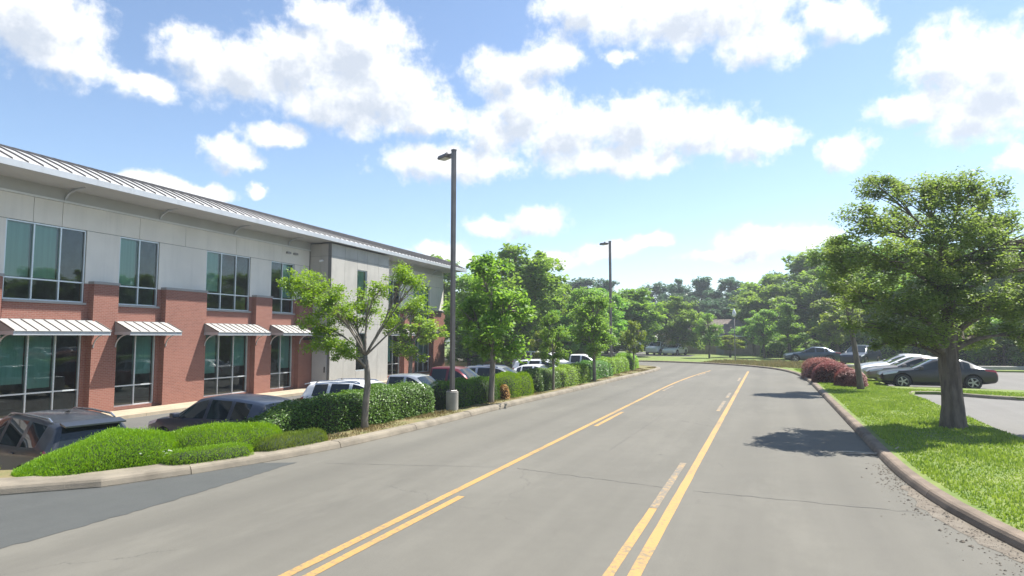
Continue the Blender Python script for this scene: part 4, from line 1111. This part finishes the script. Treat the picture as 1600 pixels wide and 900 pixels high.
# large shade tree on the lawn strip
T2 = [(3.93, 19.76, 6.45, 1.01, 1.0, 0.5), (3.04, 20.27, 6.6, 0.68, .7, 0.37), (4.64, 19.19, 6.0, 1.01, 1.0, 0.59), (6.01, 21.24, 5.76, 0.84, .9, 0.51), (2.31, 18.58, 5.39, 0.76, .8, 0.47), (3.82, 21.01, 5.69, 0.93, .9, 0.51), (4.13, 18.34, 4.92, 0.84, .9, 0.51), (1.83, 19.25, 4.66, 0.68, .8, 0.47), (2.69, 17.98, 4.31, 0.93, .9, 0.54), (4.17, 20.72, 4.4, 0.93, .9, 0.51), (5.19, 20.05, 4.5, 1.01, 1, 0.59), (6.59, 21.9, 4.75, 0.68, .8, 0.59), (2.34, 19.99, 3.65, 0.76, .8, 0.47), (3.2, 18.83, 3.33, 0.93, .9, 0.47), (4.57, 20.66, 3.3, 0.93, .9, 0.51), (5.18, 19.19, 3.2, 0.93, .9, 0.54), (6.63, 20.84, 3.43, 0.84, .9, 0.68), (3.17, 19.78, 2.35, 0.84, .7, 0.27), (3.68, 18.59, 2.6, 0.68, .7, 0.34), (5.46, 21.45, 2.5, 0.84, .8, 0.38), (6.25, 20.69, 2.5, 0.68, .7, 0.37), (6.82, 20.38, 4.89, 0.84, .8, 0.68), (5.4, 20.4, 5.3, .8, .8, .5), (7.3, 21.2, 3.4, .7, .7, .5), (7.6, 21.0, 4.4, .8, .8, .6), (2.6, 19.2, 2.7, .75, .7, .3), (4.3, 19.3, 3.9, .9, .9, .5)]
o2 = Vector((4.43, 20.0, 0.1))
m2 = make_tree(22, [(0, 0, -.15, .32), (.0, 0, .12, .275), (.02, 0, .5, .25), (.0, .02, 1.1, .235), (-.03, .03, 1.7, .235), (-.02, .02, 2.2, .21), (.04, 0, 2.9, .17), (.02, .05, 3.8, .13), (-.05, 0, 4.8, .08)],
    [(b[0] - o2.x, b[1] - o2.y, b[2] - o2.z, *b[3:]) for b in T2], 560, 84000, .092, .29, .45, .013, .4)
put_tree('shade_tree', 'large dense shade tree with a thick trunk on the lawn strip', m2, o2, 0, 1, M['bark'], M['leaf_oak'])

# leaning slim tree further along the lawn
o3 = Vector((3.81, 32.8, 0.1))
T3 = [(2.82, 32.35, 6.2, .87, .9, .65), (3.83, 33.61, 5.5, 1.01, .9, .6), (2.96, 31.6, 5.1, .81, .8, .5), (4.4, 33.02, 4.75, 1.0, .9, .65), (3.3, 33.0, 6.6, .7, .7, .5)]
m3 = make_tree(23, [(0, 0, -.1, .17), (-.02, 0, .3, .135), (-.15, 0, 1.6, .115), (-.34, 0, 3.2, .095), (-.52, 0, 4.6, .07), (-.6, 0, 5.6, .04)],
    [(b[0] - o3.x, b[1] - o3.y, b[2] - o3.z, *b[3:]) for b in T3], 170, 17000, .13, .36, .45, .012, .5)
put_tree('leaning_tree', 'slim leaning tree between the copper hedge and the large shade tree', m3, o3, 0, 1, M['bark'], M['leaf_oak'])

# generic crowns, shared between the background trees (unit: metres, about 8 m tall)
def generic(seed, H, W, nb, trunk_h, clumps, leaves, ls, cr, conical=0.0, up=.45):
    rr = random.Random(seed); bl = []
    for k in range(nb):
        z = trunk_h + (H - trunk_h) * (k + .5) / nb
        f = (z - trunk_h) / (H - trunk_h)
        env = math.sin(math.pi * (0.16 + 0.76 * f)) ** .8 * (1 - conical) + conical * (1 - f) * 1.1
        a = k * 2.4 + rr.uniform(-.5, .5); d = W / 2 * env * rr.uniform(.35, .78)
        s = W / 2 * max(.25, env) * rr.uniform(.42, .62)
        bl.append((d * math.cos(a), d * math.sin(a), z + rr.uniform(-.2, .2), s, s, s * rr.uniform(.6, .85)))
    bl.append((0, 0, H - W * .12, W * .16, W * .16, W * .12))
    tk = [(0, 0, -.6, H * .028), (0, 0, .2, H * .023), (.05, 0, trunk_h, H * .02), (0, .08, trunk_h + (H - trunk_h) * .45, H * .013), (0, 0, H * .9, H * .004)]
    return make_tree(seed, tk, bl, clumps, leaves, ls, cr, up, .018, .5)
G_round = [generic(31, 8, 6.4, 16, 1.6, 280, 21000, .31, .50), generic(32, 8, 6.0, 15, 1.2, 260, 20000, .31, .50), generic(33, 8, 6.8, 18, 1.0, 280, 21000, .31, .52)]
G_tall = [generic(34, 8, 4.6, 15, 1.6, 220, 15000, .33, .46), generic(35, 8, 5.0, 17, 2.0, 220, 15000, .33, .48)]
G_small = [generic(36, 4, 2.6, 10, 1.2, 120, 8000, .15, .27), generic(37, 4, 2.4, 9, 1.3, 110, 6500, .14, .24), generic(38, 4, 2.2, 10, .5, 120, 9000, .15, .26, .7)]
HH = {id(m): 8.0 for m in G_round + G_tall}; HH.update({id(m): 4.0 for m in G_small})
WW = {}
for m, wv in zip(G_round + G_tall + G_small, (6.4, 6.0, 6.8, 4.6, 5.0, 2.6, 2.4, 2.2)): WW[id(m)] = wv
def bg(label, mesh, x, y, z0, top, width, leaf, group, rz, name='background_tree', bark='bark'):
    sz = (top - z0) / (HH[id(mesh)] * .99); sx = width / (WW[id(mesh)] * 1.0)
    return put_tree(name, label, mesh, (x, y, z0), rz, (sx, sx, sz), M[bark], M[leaf], group)

gm = 'trees at the end of the parking lot'
bg('tallest broad green tree right of the office building, behind the parked cars', G_round[0], -21.0, 53.6, -.8, 10.4, 8.6, 'leaf_mid', gm, 0.3)
bg('green tree filling the gap between the office and the near lamp post', G_round[1], -26.7, 58.5, -.8, 8.6, 7.0, 'leaf_mid', gm, 1.1)
bg('tree standing close behind the far corner of the office', G_tall[0], -34.0, 64, -.8, 11.3, 7.0, 'leaf_mid', gm, 2.0)
bg('yellow-green tree on the right flank of the tallest broad tree', G_round[2], -19.4, 62, -.8, 8.0, 5.0, 'leaf_yel', gm, 0.7)
bg('rounded green tree behind the white pickup', G_round[1], -15.8, 58.2, -.8, 6.7, 4.8, 'leaf_mid', gm, 2.6)
bg('wide green tree left of the house behind the far lamp post', G_round[0], -15.2, 75.5, .1, 7.8, 8.6, 'leaf_mid', gm, 4.0)
bg('green tree overhanging the left side of the house', G_round[2], -10.7, 84.5, .1, 7.2, 7.2, 'leaf_mid', gm, 1.9)
bg('green tree behind the far lamp post', G_round[1], -18.2, 79, .1, 7.3, 6.6, 'leaf_mid', gm, 5.1)
bg('tree behind the cars at the back of the lot', G_round[2], -26.0, 68, -.8, 8.2, 8, 'leaf_mid', gm, 3.3)
bg('low tree between the van and the broad green tree', G_round[1], -24.2, 50.5, -.8, 5.2, 5.4, 'leaf_mid', gm, 0.9)
bg('low bushy tree behind the white van', G_round[2], -18.4, 57, -.8, 4.6, 5.2, 'leaf_mid', gm, 2.2)
bg('broad green tree filling the view left of the house roof', G_round[2], -20.5, 86, .1, 8.6, 10.5, 'leaf_mid', gm, 0.2)
bg('light green tree between the tallest broad tree and the far lamp post', G_round[0], -16.8, 66, -.3, 7.2, 7.0, 'leaf_mid', gm, 2.9)
bg('bright tree leaning over the pickup end of the lot', G_round[2], -23.0, 60, -.8, 9.2, 7.5, 'leaf_mid', gm, 4.4)
gs = 'small trees around the bend'
bg('narrow young tree in front of the house roof', G_small[0], -6.0, 73, .1, 4.9, 3.0, 'leaf_mid', gs, .4)
bg('low pale bush in front of the house', G_small[1], -4.0, 76, .1, 2.6, 3.4, 'leaf_yel', gs, 1.4)
bg('green tree right of the globe lamp post', G_small[0], -.4, 75, .1, 5.3, 4.0, 'leaf_mid', gs, 2.4)
bg('cone-shaped tree left of the slate blue car', G_small[2], 2.0, 72, .1, 5.6, 4.6, 'leaf_mid', gs, .9)
bg('leafy tree tucked behind the globe lamp post', G_small[1], -1.6, 83, .1, 4.6, 4.4, 'leaf_mid', gs, 3.0)
bg('yellowish tree behind the copper hedge', G_small[0], 6.4, 72, .1, 6.2, 5.0, 'leaf_yel', gs, 5.0)
gr_ = 'woodland trees behind the right lot'
for i, (x, y, t, wd) in enumerate([(1.5, 99.65, 11.0, 12.5), (5.87, 94.93, 13.2, 14), (9.97, 90.11, 13.2, 13), (13.04, 82.72, 12.4, 12), (15.64, 77.3, 11.4, 11.5), (18.16, 71.84, 10.8, 10.5), (18.95, 63.55, 10.08, 7.8), (21.5, 61.5, 9.98, 7.4), (10.5, 76, 7.2, 7.5), (14.5, 66, 6.6, 7), (20.2, 58.6, 4.6, 5.6), (26, 62, 10.5, 9), (32, 60, 11, 9), (38, 58, 10, 9), (17, 60.5, 5.0, 5.5)]):
    lab = ['broad wood-edge tree above the cone-shaped tree', 'tall green tree above the slate blue car', 'tall green tree above the leaning trunk', 'green tree behind the left part of the large shade tree crown'][i] if i < 4 else ['green wood-edge tree right behind the crown of the shade tree', 'wood-edge tree behind the trunk of the shade tree', 'wood-edge tree above the right end of the lot', 'tall wood-edge tree at the right picture edge', 'lower tree behind the silver sedan', 'lower tree above the black sedan roof', 'low bushy tree behind the white lot kerb', 'tall tree past the right picture edge, nearest one', 'tall tree past the right picture edge, middle one', 'tall tree past the right picture edge, farthest one', 'low bushy tree left of the shade tree trunk'][i - 4]
    bg(lab, G_round[i % 3], x, y, .1, t, wd, 'leaf_mid', gr_, i * 1.37)
bg('tall light green tree right of the house roof', G_round[0], 0.5, 90, .1, 8.8, 10, 'leaf_mid', gr_, 3.1)
bg('light green tree rising behind the slate blue car', G_round[2], 5.0, 84, .1, 9.4, 9.5, 'leaf_mid', gr_, 5.3)
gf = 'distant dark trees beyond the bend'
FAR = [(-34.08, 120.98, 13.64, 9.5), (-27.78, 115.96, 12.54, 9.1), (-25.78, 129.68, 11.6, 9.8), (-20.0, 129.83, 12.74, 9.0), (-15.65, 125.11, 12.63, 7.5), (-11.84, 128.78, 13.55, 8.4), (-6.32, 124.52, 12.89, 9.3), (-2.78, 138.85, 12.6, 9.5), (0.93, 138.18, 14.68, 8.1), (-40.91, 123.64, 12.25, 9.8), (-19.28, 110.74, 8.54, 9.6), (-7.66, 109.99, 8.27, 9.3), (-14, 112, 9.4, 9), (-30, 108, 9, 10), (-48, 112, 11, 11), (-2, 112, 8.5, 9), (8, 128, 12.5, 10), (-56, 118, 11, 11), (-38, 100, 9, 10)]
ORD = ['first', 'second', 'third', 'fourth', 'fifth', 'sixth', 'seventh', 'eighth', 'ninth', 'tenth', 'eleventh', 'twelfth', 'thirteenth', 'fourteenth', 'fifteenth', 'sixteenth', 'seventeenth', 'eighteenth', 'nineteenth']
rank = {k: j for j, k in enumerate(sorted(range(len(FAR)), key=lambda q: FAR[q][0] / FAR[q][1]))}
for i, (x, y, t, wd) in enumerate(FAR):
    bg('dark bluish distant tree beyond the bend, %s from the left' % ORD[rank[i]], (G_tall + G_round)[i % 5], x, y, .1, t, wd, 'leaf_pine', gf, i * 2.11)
# woodland floor: continuous undergrowth under the far trees
# saplings planted along the hedge line
gp = 'saplings along the left verge'
bg('sapling with a full green crown right of the near lamp post', G_small[0], -9.39, 21.5, .08, 5.4, 3.0, 'leaf_mid', gp, .4, 'sapling', 'bark_light')
bg('thin sapling with sparse crown beside the rounded hedges', G_small[1], -8.95, 27.4, .08, 3.6, 1.5, 'leaf_mid', gp, 1.4, 'sapling', 'bark_light')
bg('sapling left of the far lamp post', G_small[0], -8.72, 33.8, .08, 4.6, 2.6, 'leaf_mid', gp, 2.2, 'sapling', 'bark_light')
bg('small yellow-green sapling right of the far lamp post', G_small[1], -9.0, 46.3, .08, 3.6, 1.8, 'leaf_spring', gp, 3.4, 'sapling', 'bark_light')
bg('small pale tree by the right end of the office facade', G_small[1], -20.5, 34.4, LOT_Z, 4.7, 3.6, 'leaf_yel', gp, .2, 'sapling', 'bark_light')
bg('small pale green tree in front of the van', G_small[1], -16.8, 48.8, LOT_Z, 3.0, 2.2, 'leaf_yel', gp, .2, 'sapling', 'bark_light')

# ---- hedges and shrubs
def hedge(name, label, path, hw, h, zb, leafm, n, ls, p=4.0, aspect=.55, upright=0.0, group=None, lump=.06, seed=1, corem='core', cat='hedge', up=.25, endr=None, ramp=None):
    rg = np.random.default_rng(seed)
    pts = [Vector(q) for q in path]; L = [0]
    for a, b in zip(pts[:-1], pts[1:]): L.append(L[-1] + (b - a).length)
    T = L[-1]; e = endr or hw * 1.0
    o0 = pts[0]
    def frame(s):
        s = np.clip(s, 0, T); x = np.interp(s, L, [q.x for q in pts]); y = np.interp(s, L, [q.y for q in pts])
        x2 = np.interp(np.clip(s + .3, 0, T), L, [q.x for q in pts]); y2 = np.interp(np.clip(s + .3, 0, T), L, [q.y for q in pts])
        x1 = np.interp(np.clip(s - .3, 0, T), L, [q.x for q in pts]); y1 = np.interp(np.clip(s - .3, 0, T), L, [q.y for q in pts])
        dx, dy = x2 - x1, y2 - y1; d = np.hypot(dx, dy) + 1e-9
        return x, y, -dy / d, dx / d
    def surf(s, th, k=1.0):
        # cross-section: superellipse arch, th 0..pi
        c, sn = np.cos(th), np.sin(th)
        r = (np.abs(c) ** p + np.abs(sn) ** p) ** (-1 / p)
        a, z = c * r, sn * r
        end = np.minimum(np.clip(s / e, 0, 1), np.clip((T - s) / e, 0, 1))
        tap = (1 - (1 - end) ** max(p * .7, 2)) ** (1 / max(p * .7, 2)) ; tap = np.clip(tap, .03, 1)
        htap = tap if ramp is None else np.clip(np.minimum((s + .15) / ramp, 1.0), .1, 1) ** .85 * (.25 + .75 * tap)
        x, y, nx, ny = frame(s)
        lum = 1 + lump * (np.sin(s * 2.3 + seed) * np.sin(th * 2 + s) + .6 * np.sin(s * 5.1 + th * 3 + seed)) + lump * .5 * np.sin(s * .9 + seed * 2)
        hh = h * ((.35 + .65 * tap) if ramp is None else htap) * lum * k; ww = hw * tap * lum * k
        return np.stack([x + nx * a * ww, y + ny * a * ww, zb + z * hh], 1), np.stack([nx * a, ny * a, z], 1)
    s = rg.uniform(0, T, n); th = rg.uniform(-.12, math.pi + .12, n)
    # spread more evenly round a boxy section
    q, nr = surf(s, th, 1.0); nr /= np.linalg.norm(nr, axis=1)[:, None] + 1e-9
    dep = rg.random(n) ** 2 * .16 - .03 - (rg.random(n) < .05) * rg.random(n) * min(.10, h * .12)
    cen = q - nr * dep[:, None] + rg.normal(0, .012, (n, 3))
    cen[:, 2] = np.maximum(cen[:, 2], zb - .05)
    if upright:
        t = nr * .55 + np.array([0, 0, 1.0]) * upright + rg.normal(0, .35, (n, 3)); t /= np.linalg.norm(t, axis=1)[:, None]
        b = np.cross(t, rg.normal(0, 1, (n, 3))); b /= np.linalg.norm(b, axis=1)[:, None] + 1e-9
        l = rg.uniform(ls * .6, ls * 1.4, n)[:, None]; v = np.zeros((n, 4, 3))
        v[:, 0] = cen - t * l * .5; v[:, 1] = cen + b * l * aspect * .5; v[:, 2] = cen + t * l * .6; v[:, 3] = cen - b * l * aspect * .5
    else: v = leaf_cards(cen, rg, ls * .65, ls * 1.35, aspect, up, nr)
    root = empty(name, (o0.x, o0.y, zb)); tag(root, label, cat, group)
    v -= np.array([o0.x, o0.y, zb])
    link('foliage', np_mesh('foliage', v, 4), leafm, root)
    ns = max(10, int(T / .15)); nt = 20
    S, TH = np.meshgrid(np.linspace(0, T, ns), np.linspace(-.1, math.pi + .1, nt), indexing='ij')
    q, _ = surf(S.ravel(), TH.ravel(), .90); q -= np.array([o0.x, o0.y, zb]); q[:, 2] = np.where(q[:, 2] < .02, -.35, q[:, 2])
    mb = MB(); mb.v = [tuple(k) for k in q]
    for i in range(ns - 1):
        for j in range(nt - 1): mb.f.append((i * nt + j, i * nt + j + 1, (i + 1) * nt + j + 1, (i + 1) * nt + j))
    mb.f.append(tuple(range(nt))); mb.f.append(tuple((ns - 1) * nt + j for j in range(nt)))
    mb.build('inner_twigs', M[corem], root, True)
    return root
gh = 'clipped hedges along the left verge'
hedge('clipped_hedge', 'tall dark glossy hedge behind the slender bright tree', [(-11.9, 11.2), (-11.2, 12.3), (-10.8, 13.6), (-10.7, 16), (-10.55, 18.35)], .72, .92, .02, M['leaf_hedge'], 42000, .058, 4.5, group=gh, seed=1, endr=.7, ramp=2.6)
hedge('clipped_hedge', 'flat dark hedge just right of the near lamp post base', [(-10.35, 19.3), (-10.1, 22.6)], .66, .90, .02, M['leaf_hedge'], 15000, .05, 4.5, aspect=.3, upright=.35, group=gh, seed=2, endr=.35)
hedge('clipped_hedge', 'rounded lighter hedge next to the dead brown shrub', [(-9.95, 22.9), (-9.7, 25.6)], .66, .92, .03, M['leaf_mound'], 14000, .055, 3.2, aspect=.3, upright=.5, group=gh, seed=3)
hedge('clipped_hedge', 'dark rounded hedge third from the near lamp post', [(-9.8, 25.8), (-9.6, 29.2)], .64, .95, .02, M['leaf_hedge'], 12000, .06, 3.5, group=gh, seed=4)
hedge('clipped_hedge', 'bright domed hedge fourth from the near lamp post', [(-9.55, 28.8), (-9.35, 33.4)], .66, .98, .02, M['leaf_mound'], 12000, .065, 3.0, group=gh, seed=5)
hedge('clipped_hedge', 'dark hedge just before the far lamp post', [(-9.6, 33.6), (-9.5, 39)], .66, .95, .02, M['leaf_hedge'], 12000, .07, 3.5, group=gh, seed=6)
hedge('clipped_hedge', 'hedge at the foot of the far lamp post', [(-9.75, 39.2), (-9.6, 45)], .62, 1.0, .02, M['leaf_mound'], 11000, .075, 3.5, group=gh, seed=7)
hedge('clipped_hedge', 'last hedge of the row, rounding the bend', [(-9.6, 45.3), (-9.9, 49), (-11.0, 51.6)], .7, 1.05, .02, M['leaf_mound'], 11000, .08, 3.5, group=gh, seed=8)
gb = 'mounded shrubs at the driveway corner'
hedge('mounded_shrub', 'largest bright green mounded shrub in front of the dark SUV', [(-12.15, 7.25), (-11.65, 8.3), (-11.15, 9.7)], .88, .60, .08, M['leaf_mound'], 60000, .045, 2.3, aspect=.2, upright=.4, group=gb, seed=9, cat='shrub', lump=.05, endr=.9, ramp=1.7)
hedge('mounded_shrub', 'bright green mound between the largest mound and the tall dark hedge', [(-11.2, 9.3), (-10.75, 10.4), (-10.35, 11.7)], .80, .54, .06, M['leaf_mound'], 46000, .045, 2.4, aspect=.2, upright=.4, group=gb, seed=10, cat='shrub', lump=.05, endr=.8)
hedge('low_shrub', 'low bright shrub spilling over the kerb in front of the mounds', [(-10.4, 8.75), (-10.0, 9.6), (-9.85, 10.3)], .30, .24, .12, M['leaf_mound'], 12000, .04, 2.4, aspect=.2, upright=.4, group=gb, seed=11, cat='shrub')
hedge('low_shrub', 'pale yellow-green grassy shrub beside the kerb below the tall hedge', [(-9.85, 10.4), (-9.75, 11.3), (-9.6, 12.3)], .34, .27, .10, M['leaf_low'], 12000, .06, 2.2, aspect=.12, upright=.9, group=gb, seed=12, cat='shrub')
gc = 'copper bushes on the right'
hedge('copper_bush', 'nearest copper-red bush beside the leaning tree', [(3.0, 34.4), (4.2, 34.9)], .8, .82, .1, M['leaf_red'], 11000, .075, 2.8, group=gc, seed=13, corem='core_red', cat='shrub', up=.5)
hedge('copper_bush', 'middle copper-red bush, broad and rounded', [(2.95, 36.2), (3.1, 38.6)], .95, .98, .1, M['leaf_red'], 12000, .08, 2.6, group=gc, seed=14, corem='core_red', cat='shrub', up=.5)
hedge('copper_bush', 'farthest copper-red bush toward the bend', [(2.9, 39.4), (2.75, 43.5)], .9, 1.05, .1, M['leaf_red'], 11000, .085, 2.6, group=gc, seed=15, corem='core_red', cat='shrub', up=.5)
hedge('dead_shrub', 'orange-brown dead shrub between two clipped hedges', [(-9.45, 22.55), (-9.35, 22.95)], .17, .55, .05, M['leaf_brown'], 900, .07, 2.2, group=None, seed=16, corem='core_red', cat='shrub')
hedge('island_shrub', 'low brown and green planting past the maroon pickup', [(-19.5, 44.5), (-17.2, 46.5)], .8, .55, LOT_Z, M['leaf_brown'], 3500, .10, 2.4, seed=17, cat='shrub')
gu = 'undergrowth along the wood edge'
for i, (a, b, h) in enumerate([((-30, 66), (-22, 63), 1.6), ((-22, 63), (-14, 60.2), 1.5), ((-0.5, 79), (6, 74), 2.0), ((6, 74.5), (13, 70), 2.2), ((12, 69), (18, 61.5), 2.2), ((17, 60.5), (30, 60.2), 2.0), ((30, 60.5), (44, 60), 2.2), ((-34, 101), (-16, 104), 2.6), ((-16, 104), (2, 103), 2.4)]):
    hedge('undergrowth', ['bushes behind the black van', 'bushes behind the white pickup', 'bushes right of the globe lamp post', 'bushes behind the slate blue car', 'bushes behind the silver sedan', 'bushes at the white kerb end of the right lot', 'bushes past the right edge of the lot', 'undergrowth left below the distant wood', 'undergrowth behind the house'][i], [a, b], 1.5, h, -.8 if i < 2 else .05, M['leaf_mid'], 7000, .2, 2.4, seed=20 + i, cat='bush', lump=.16, group=gu, up=.4)

# weeds and flowers at the driveway kerb
rr = random.Random(77)
WEEDS = [(-12.25, 6.95, 'leaf_yel', 'yellowish weed at the left end of the driveway kerb'), (-11.5, 7.6, 'leaf_low', 'pale weed in front of the left part of the large mound'), (-11.15, 7.9, 'leaf_yel', 'golden weed at the foot of the large mound'), (-10.85, 8.35, 'leaf_low', 'spindly green weed in front of the large mound')]
for i, (x, y, lm, lab) in enumerate(WEEDS):
    r = tag(empty('weed', (x, y, .12)), lab, 'weed', 'weeds at the driveway kerb')
    mb = MB(); ce = []
    for k in range(9):
        a = rr.uniform(0, 6.28); h = rr.uniform(.08, .2); q = Vector((math.cos(a) * h * .7, math.sin(a) * h * .7, h))
        mb.tube([(0, 0, -.02), q * .5 + Vector((0, 0, .02)), q], .004, 4); ce += [np.array(q) + np.array([rr.uniform(-.03, .03) for _ in range(3)]) for _ in range(6)]
    mb.build('stems', M['leaf_low'], r)
    link('leaves', np_mesh('leaves', leaf_cards(np.array(ce), np.random.default_rng(i), .03, .07, .5, .4), 4), M[lm], r)
for i, (x, y, lab) in enumerate([(-10.5, 8.95, 'white flower cluster nearest the low bright shrub'), (-10.75, 8.6, 'small white flower cluster between the weeds and the low shrub'), (-11.35, 7.72, 'white flowers at the left foot of the large mound')]):
    r = tag(empty('white_flowers', (x, y, .12)), lab, 'flowers', 'white flowers at the driveway kerb')
    mb = MB(); pm_ = MB()
    for k in range(7):
        q = Vector((rr.uniform(-.1, .1), rr.uniform(-.1, .1), rr.uniform(.1, .24))); mb.tube([(0, 0, -.02), q], .004, 4)
        pm_.lathe([(.001, .012), (.02, .014), (.026, 0), (.001, -.008)], 6, 'z', tuple(q))
    mb.build('stems', M['leaf_low'], r); pm_.build('blossoms', M['petal'], r)
b = MB(); b.tube([(0, 0, .03), (.35, .06, .035), (.75, .02, .03), (1.05, .16, .05), (1.25, .3, .16)], [.012, .02, .024, .02, .012], 6).tube([(.75, .02, .03), (.5, -.1, .03), (.2, -.14, .03)], [.014, .01, .005], 5)
o = b.build('fallen_branch', M['twig'], None, True); o.location = (1.25, 15.5, 0.0); tag(o, 'bare fallen branch lying at the kerb in the tree shadow', 'branch')

# ------------------------------------------------------------------ lamp posts
def lamp_post(label, x, y, z0, rz, lean=0.0):
    r = tag(empty('lamp_post', (x, y, z0), rz), label, 'lamp post', 'square lamp posts along the left verge')
    MB().lathe([(.001, .62), (.19, .62), (.2, .60), (.2, -.4)], 28).build('concrete_base', M['concrete'], r)
    bevel(MB().box(-.12, .12, -.12, .12, .621, .66).build('base_plate', M['pole'], r), .008, 1)
    o = MB().box(-.066, .066, -.066, .066, .661, 8.62).build('pole', M['pole'], r); bevel(o, .012, 2)
    MB().box(-.072, .072, -.072, .072, 8.62, 8.66).build('cap', M['pole'], r)
    MB().box(-.032, .032, .066, .30, 8.50, 8.56).build('arm', M['pole'], r)
    h = bevel(MB().prism([(-.15, 8.46), (.15, 8.46), (.17, 8.50), (.12, 8.60), (-.12, 8.60), (-.17, 8.50)], 'y', .30, .80).build('lamp_head', M['pole'], r), .012, 1)
    MB().box(-.12, .12, .36, .74, 8.45, 8.459).build('lens', M['lampglass'], h)
    MB().box(-.03, .03, .42, .48, 8.601, 8.66).build('photocell', M['dark'], h)
    return r
lamp_post('tall square bronze lamp post on a concrete base, nearest the office', -9.62, 18.85, .08, R(60))
lamp_post('tall square lamp post farther along the verge, at the end of the hedge row', -9.5, 41.2, .08, R(60))
r = tag(empty('globe_lamp_post', (-2.9, 63.4, .1)), 'short thin lamp post with a white head at the bend', 'lamp post')
MB().tube([(0, 0, -.3), (0, 0, .3), (0, 0, 4.2)], [.09, .05, .04], 10).build('pole', M['pole'], r, True)
g_ = MB().lathe([(.001, 4.95), (.06, 4.9), (.19, 4.55), (.17, 4.28), (.05, 4.2)], 16).build('globe', M['lampglass'], r, True)

# ------------------------------------------------------------------ house beyond the bend
h = tag(empty('house', (-6.2, 93.5, .1), R(-12)), 'single-storey brick house with a brown hipped roof beyond the bend', 'house')
wl = MB(); wl.box(-6.5, 6.5, -4, 4, 0, 2.5); wl.build('wall', M['house'], h)
rf = MB(); a = [(-7.2, -4.7, 2.45), (7.2, -4.7, 2.45), (7.2, 4.7, 2.45), (-7.2, 4.7, 2.45)]; t0, t1 = (-2.6, 0, 4.7), (2.2, 0, 4.7)
rf.quad(a[0], a[1], t1, t0).quad(a[1], a[2], t1).quad(a[2], a[3], t0, t1).quad(a[3], a[0], t0).quad(*a)
rf.build('roof', M['shingle'], h)
MB().box(-7.22, 7.22, -4.74, -4.66, 2.28, 2.46).build('fascia', M['trim'], h)
for x in (-4.6, -1.9, 3.9):
    wn = MB().box(x - .6, x + .6, -4.05, -4.002, .8, 2.1).build('window', M['trim'], h)
    MB().box(x - .52, x + .52, -4.07, -4.051, .88, 2.02).build('pane', M['autoglass'], wn)
d = MB().box(.6, 1.6, -4.06, -4.002, 0, 2.1).build('door', M['coping'], h)
MB().box(1.44, 1.5, -4.1, -4.061, .95, 1.1).build('handle', M['chrome'], d)

# ------------------------------------------------------------------ summer haze
hz = MB().box(-905, 905, -905, 905, -1.95, 32).build('haze', None)
hm = bpy.data.materials.new('haze_air'); hm.use_nodes = True; t = hm.node_tree; t.nodes.clear(); w = NT(t)
pv = w.n('ShaderNodeVolumePrincipled', {'Color': (0.86, 0.93, 1.0, 1), 'Density': 0.0010, 'Anisotropy': 0.45})
w.n('ShaderNodeOutputMaterial', {'Volume': pv.outputs[0]})
hz.data.materials.append(hm); tag(hz, 'thin pale summer haze over the whole place', 'haze', kind='stuff')
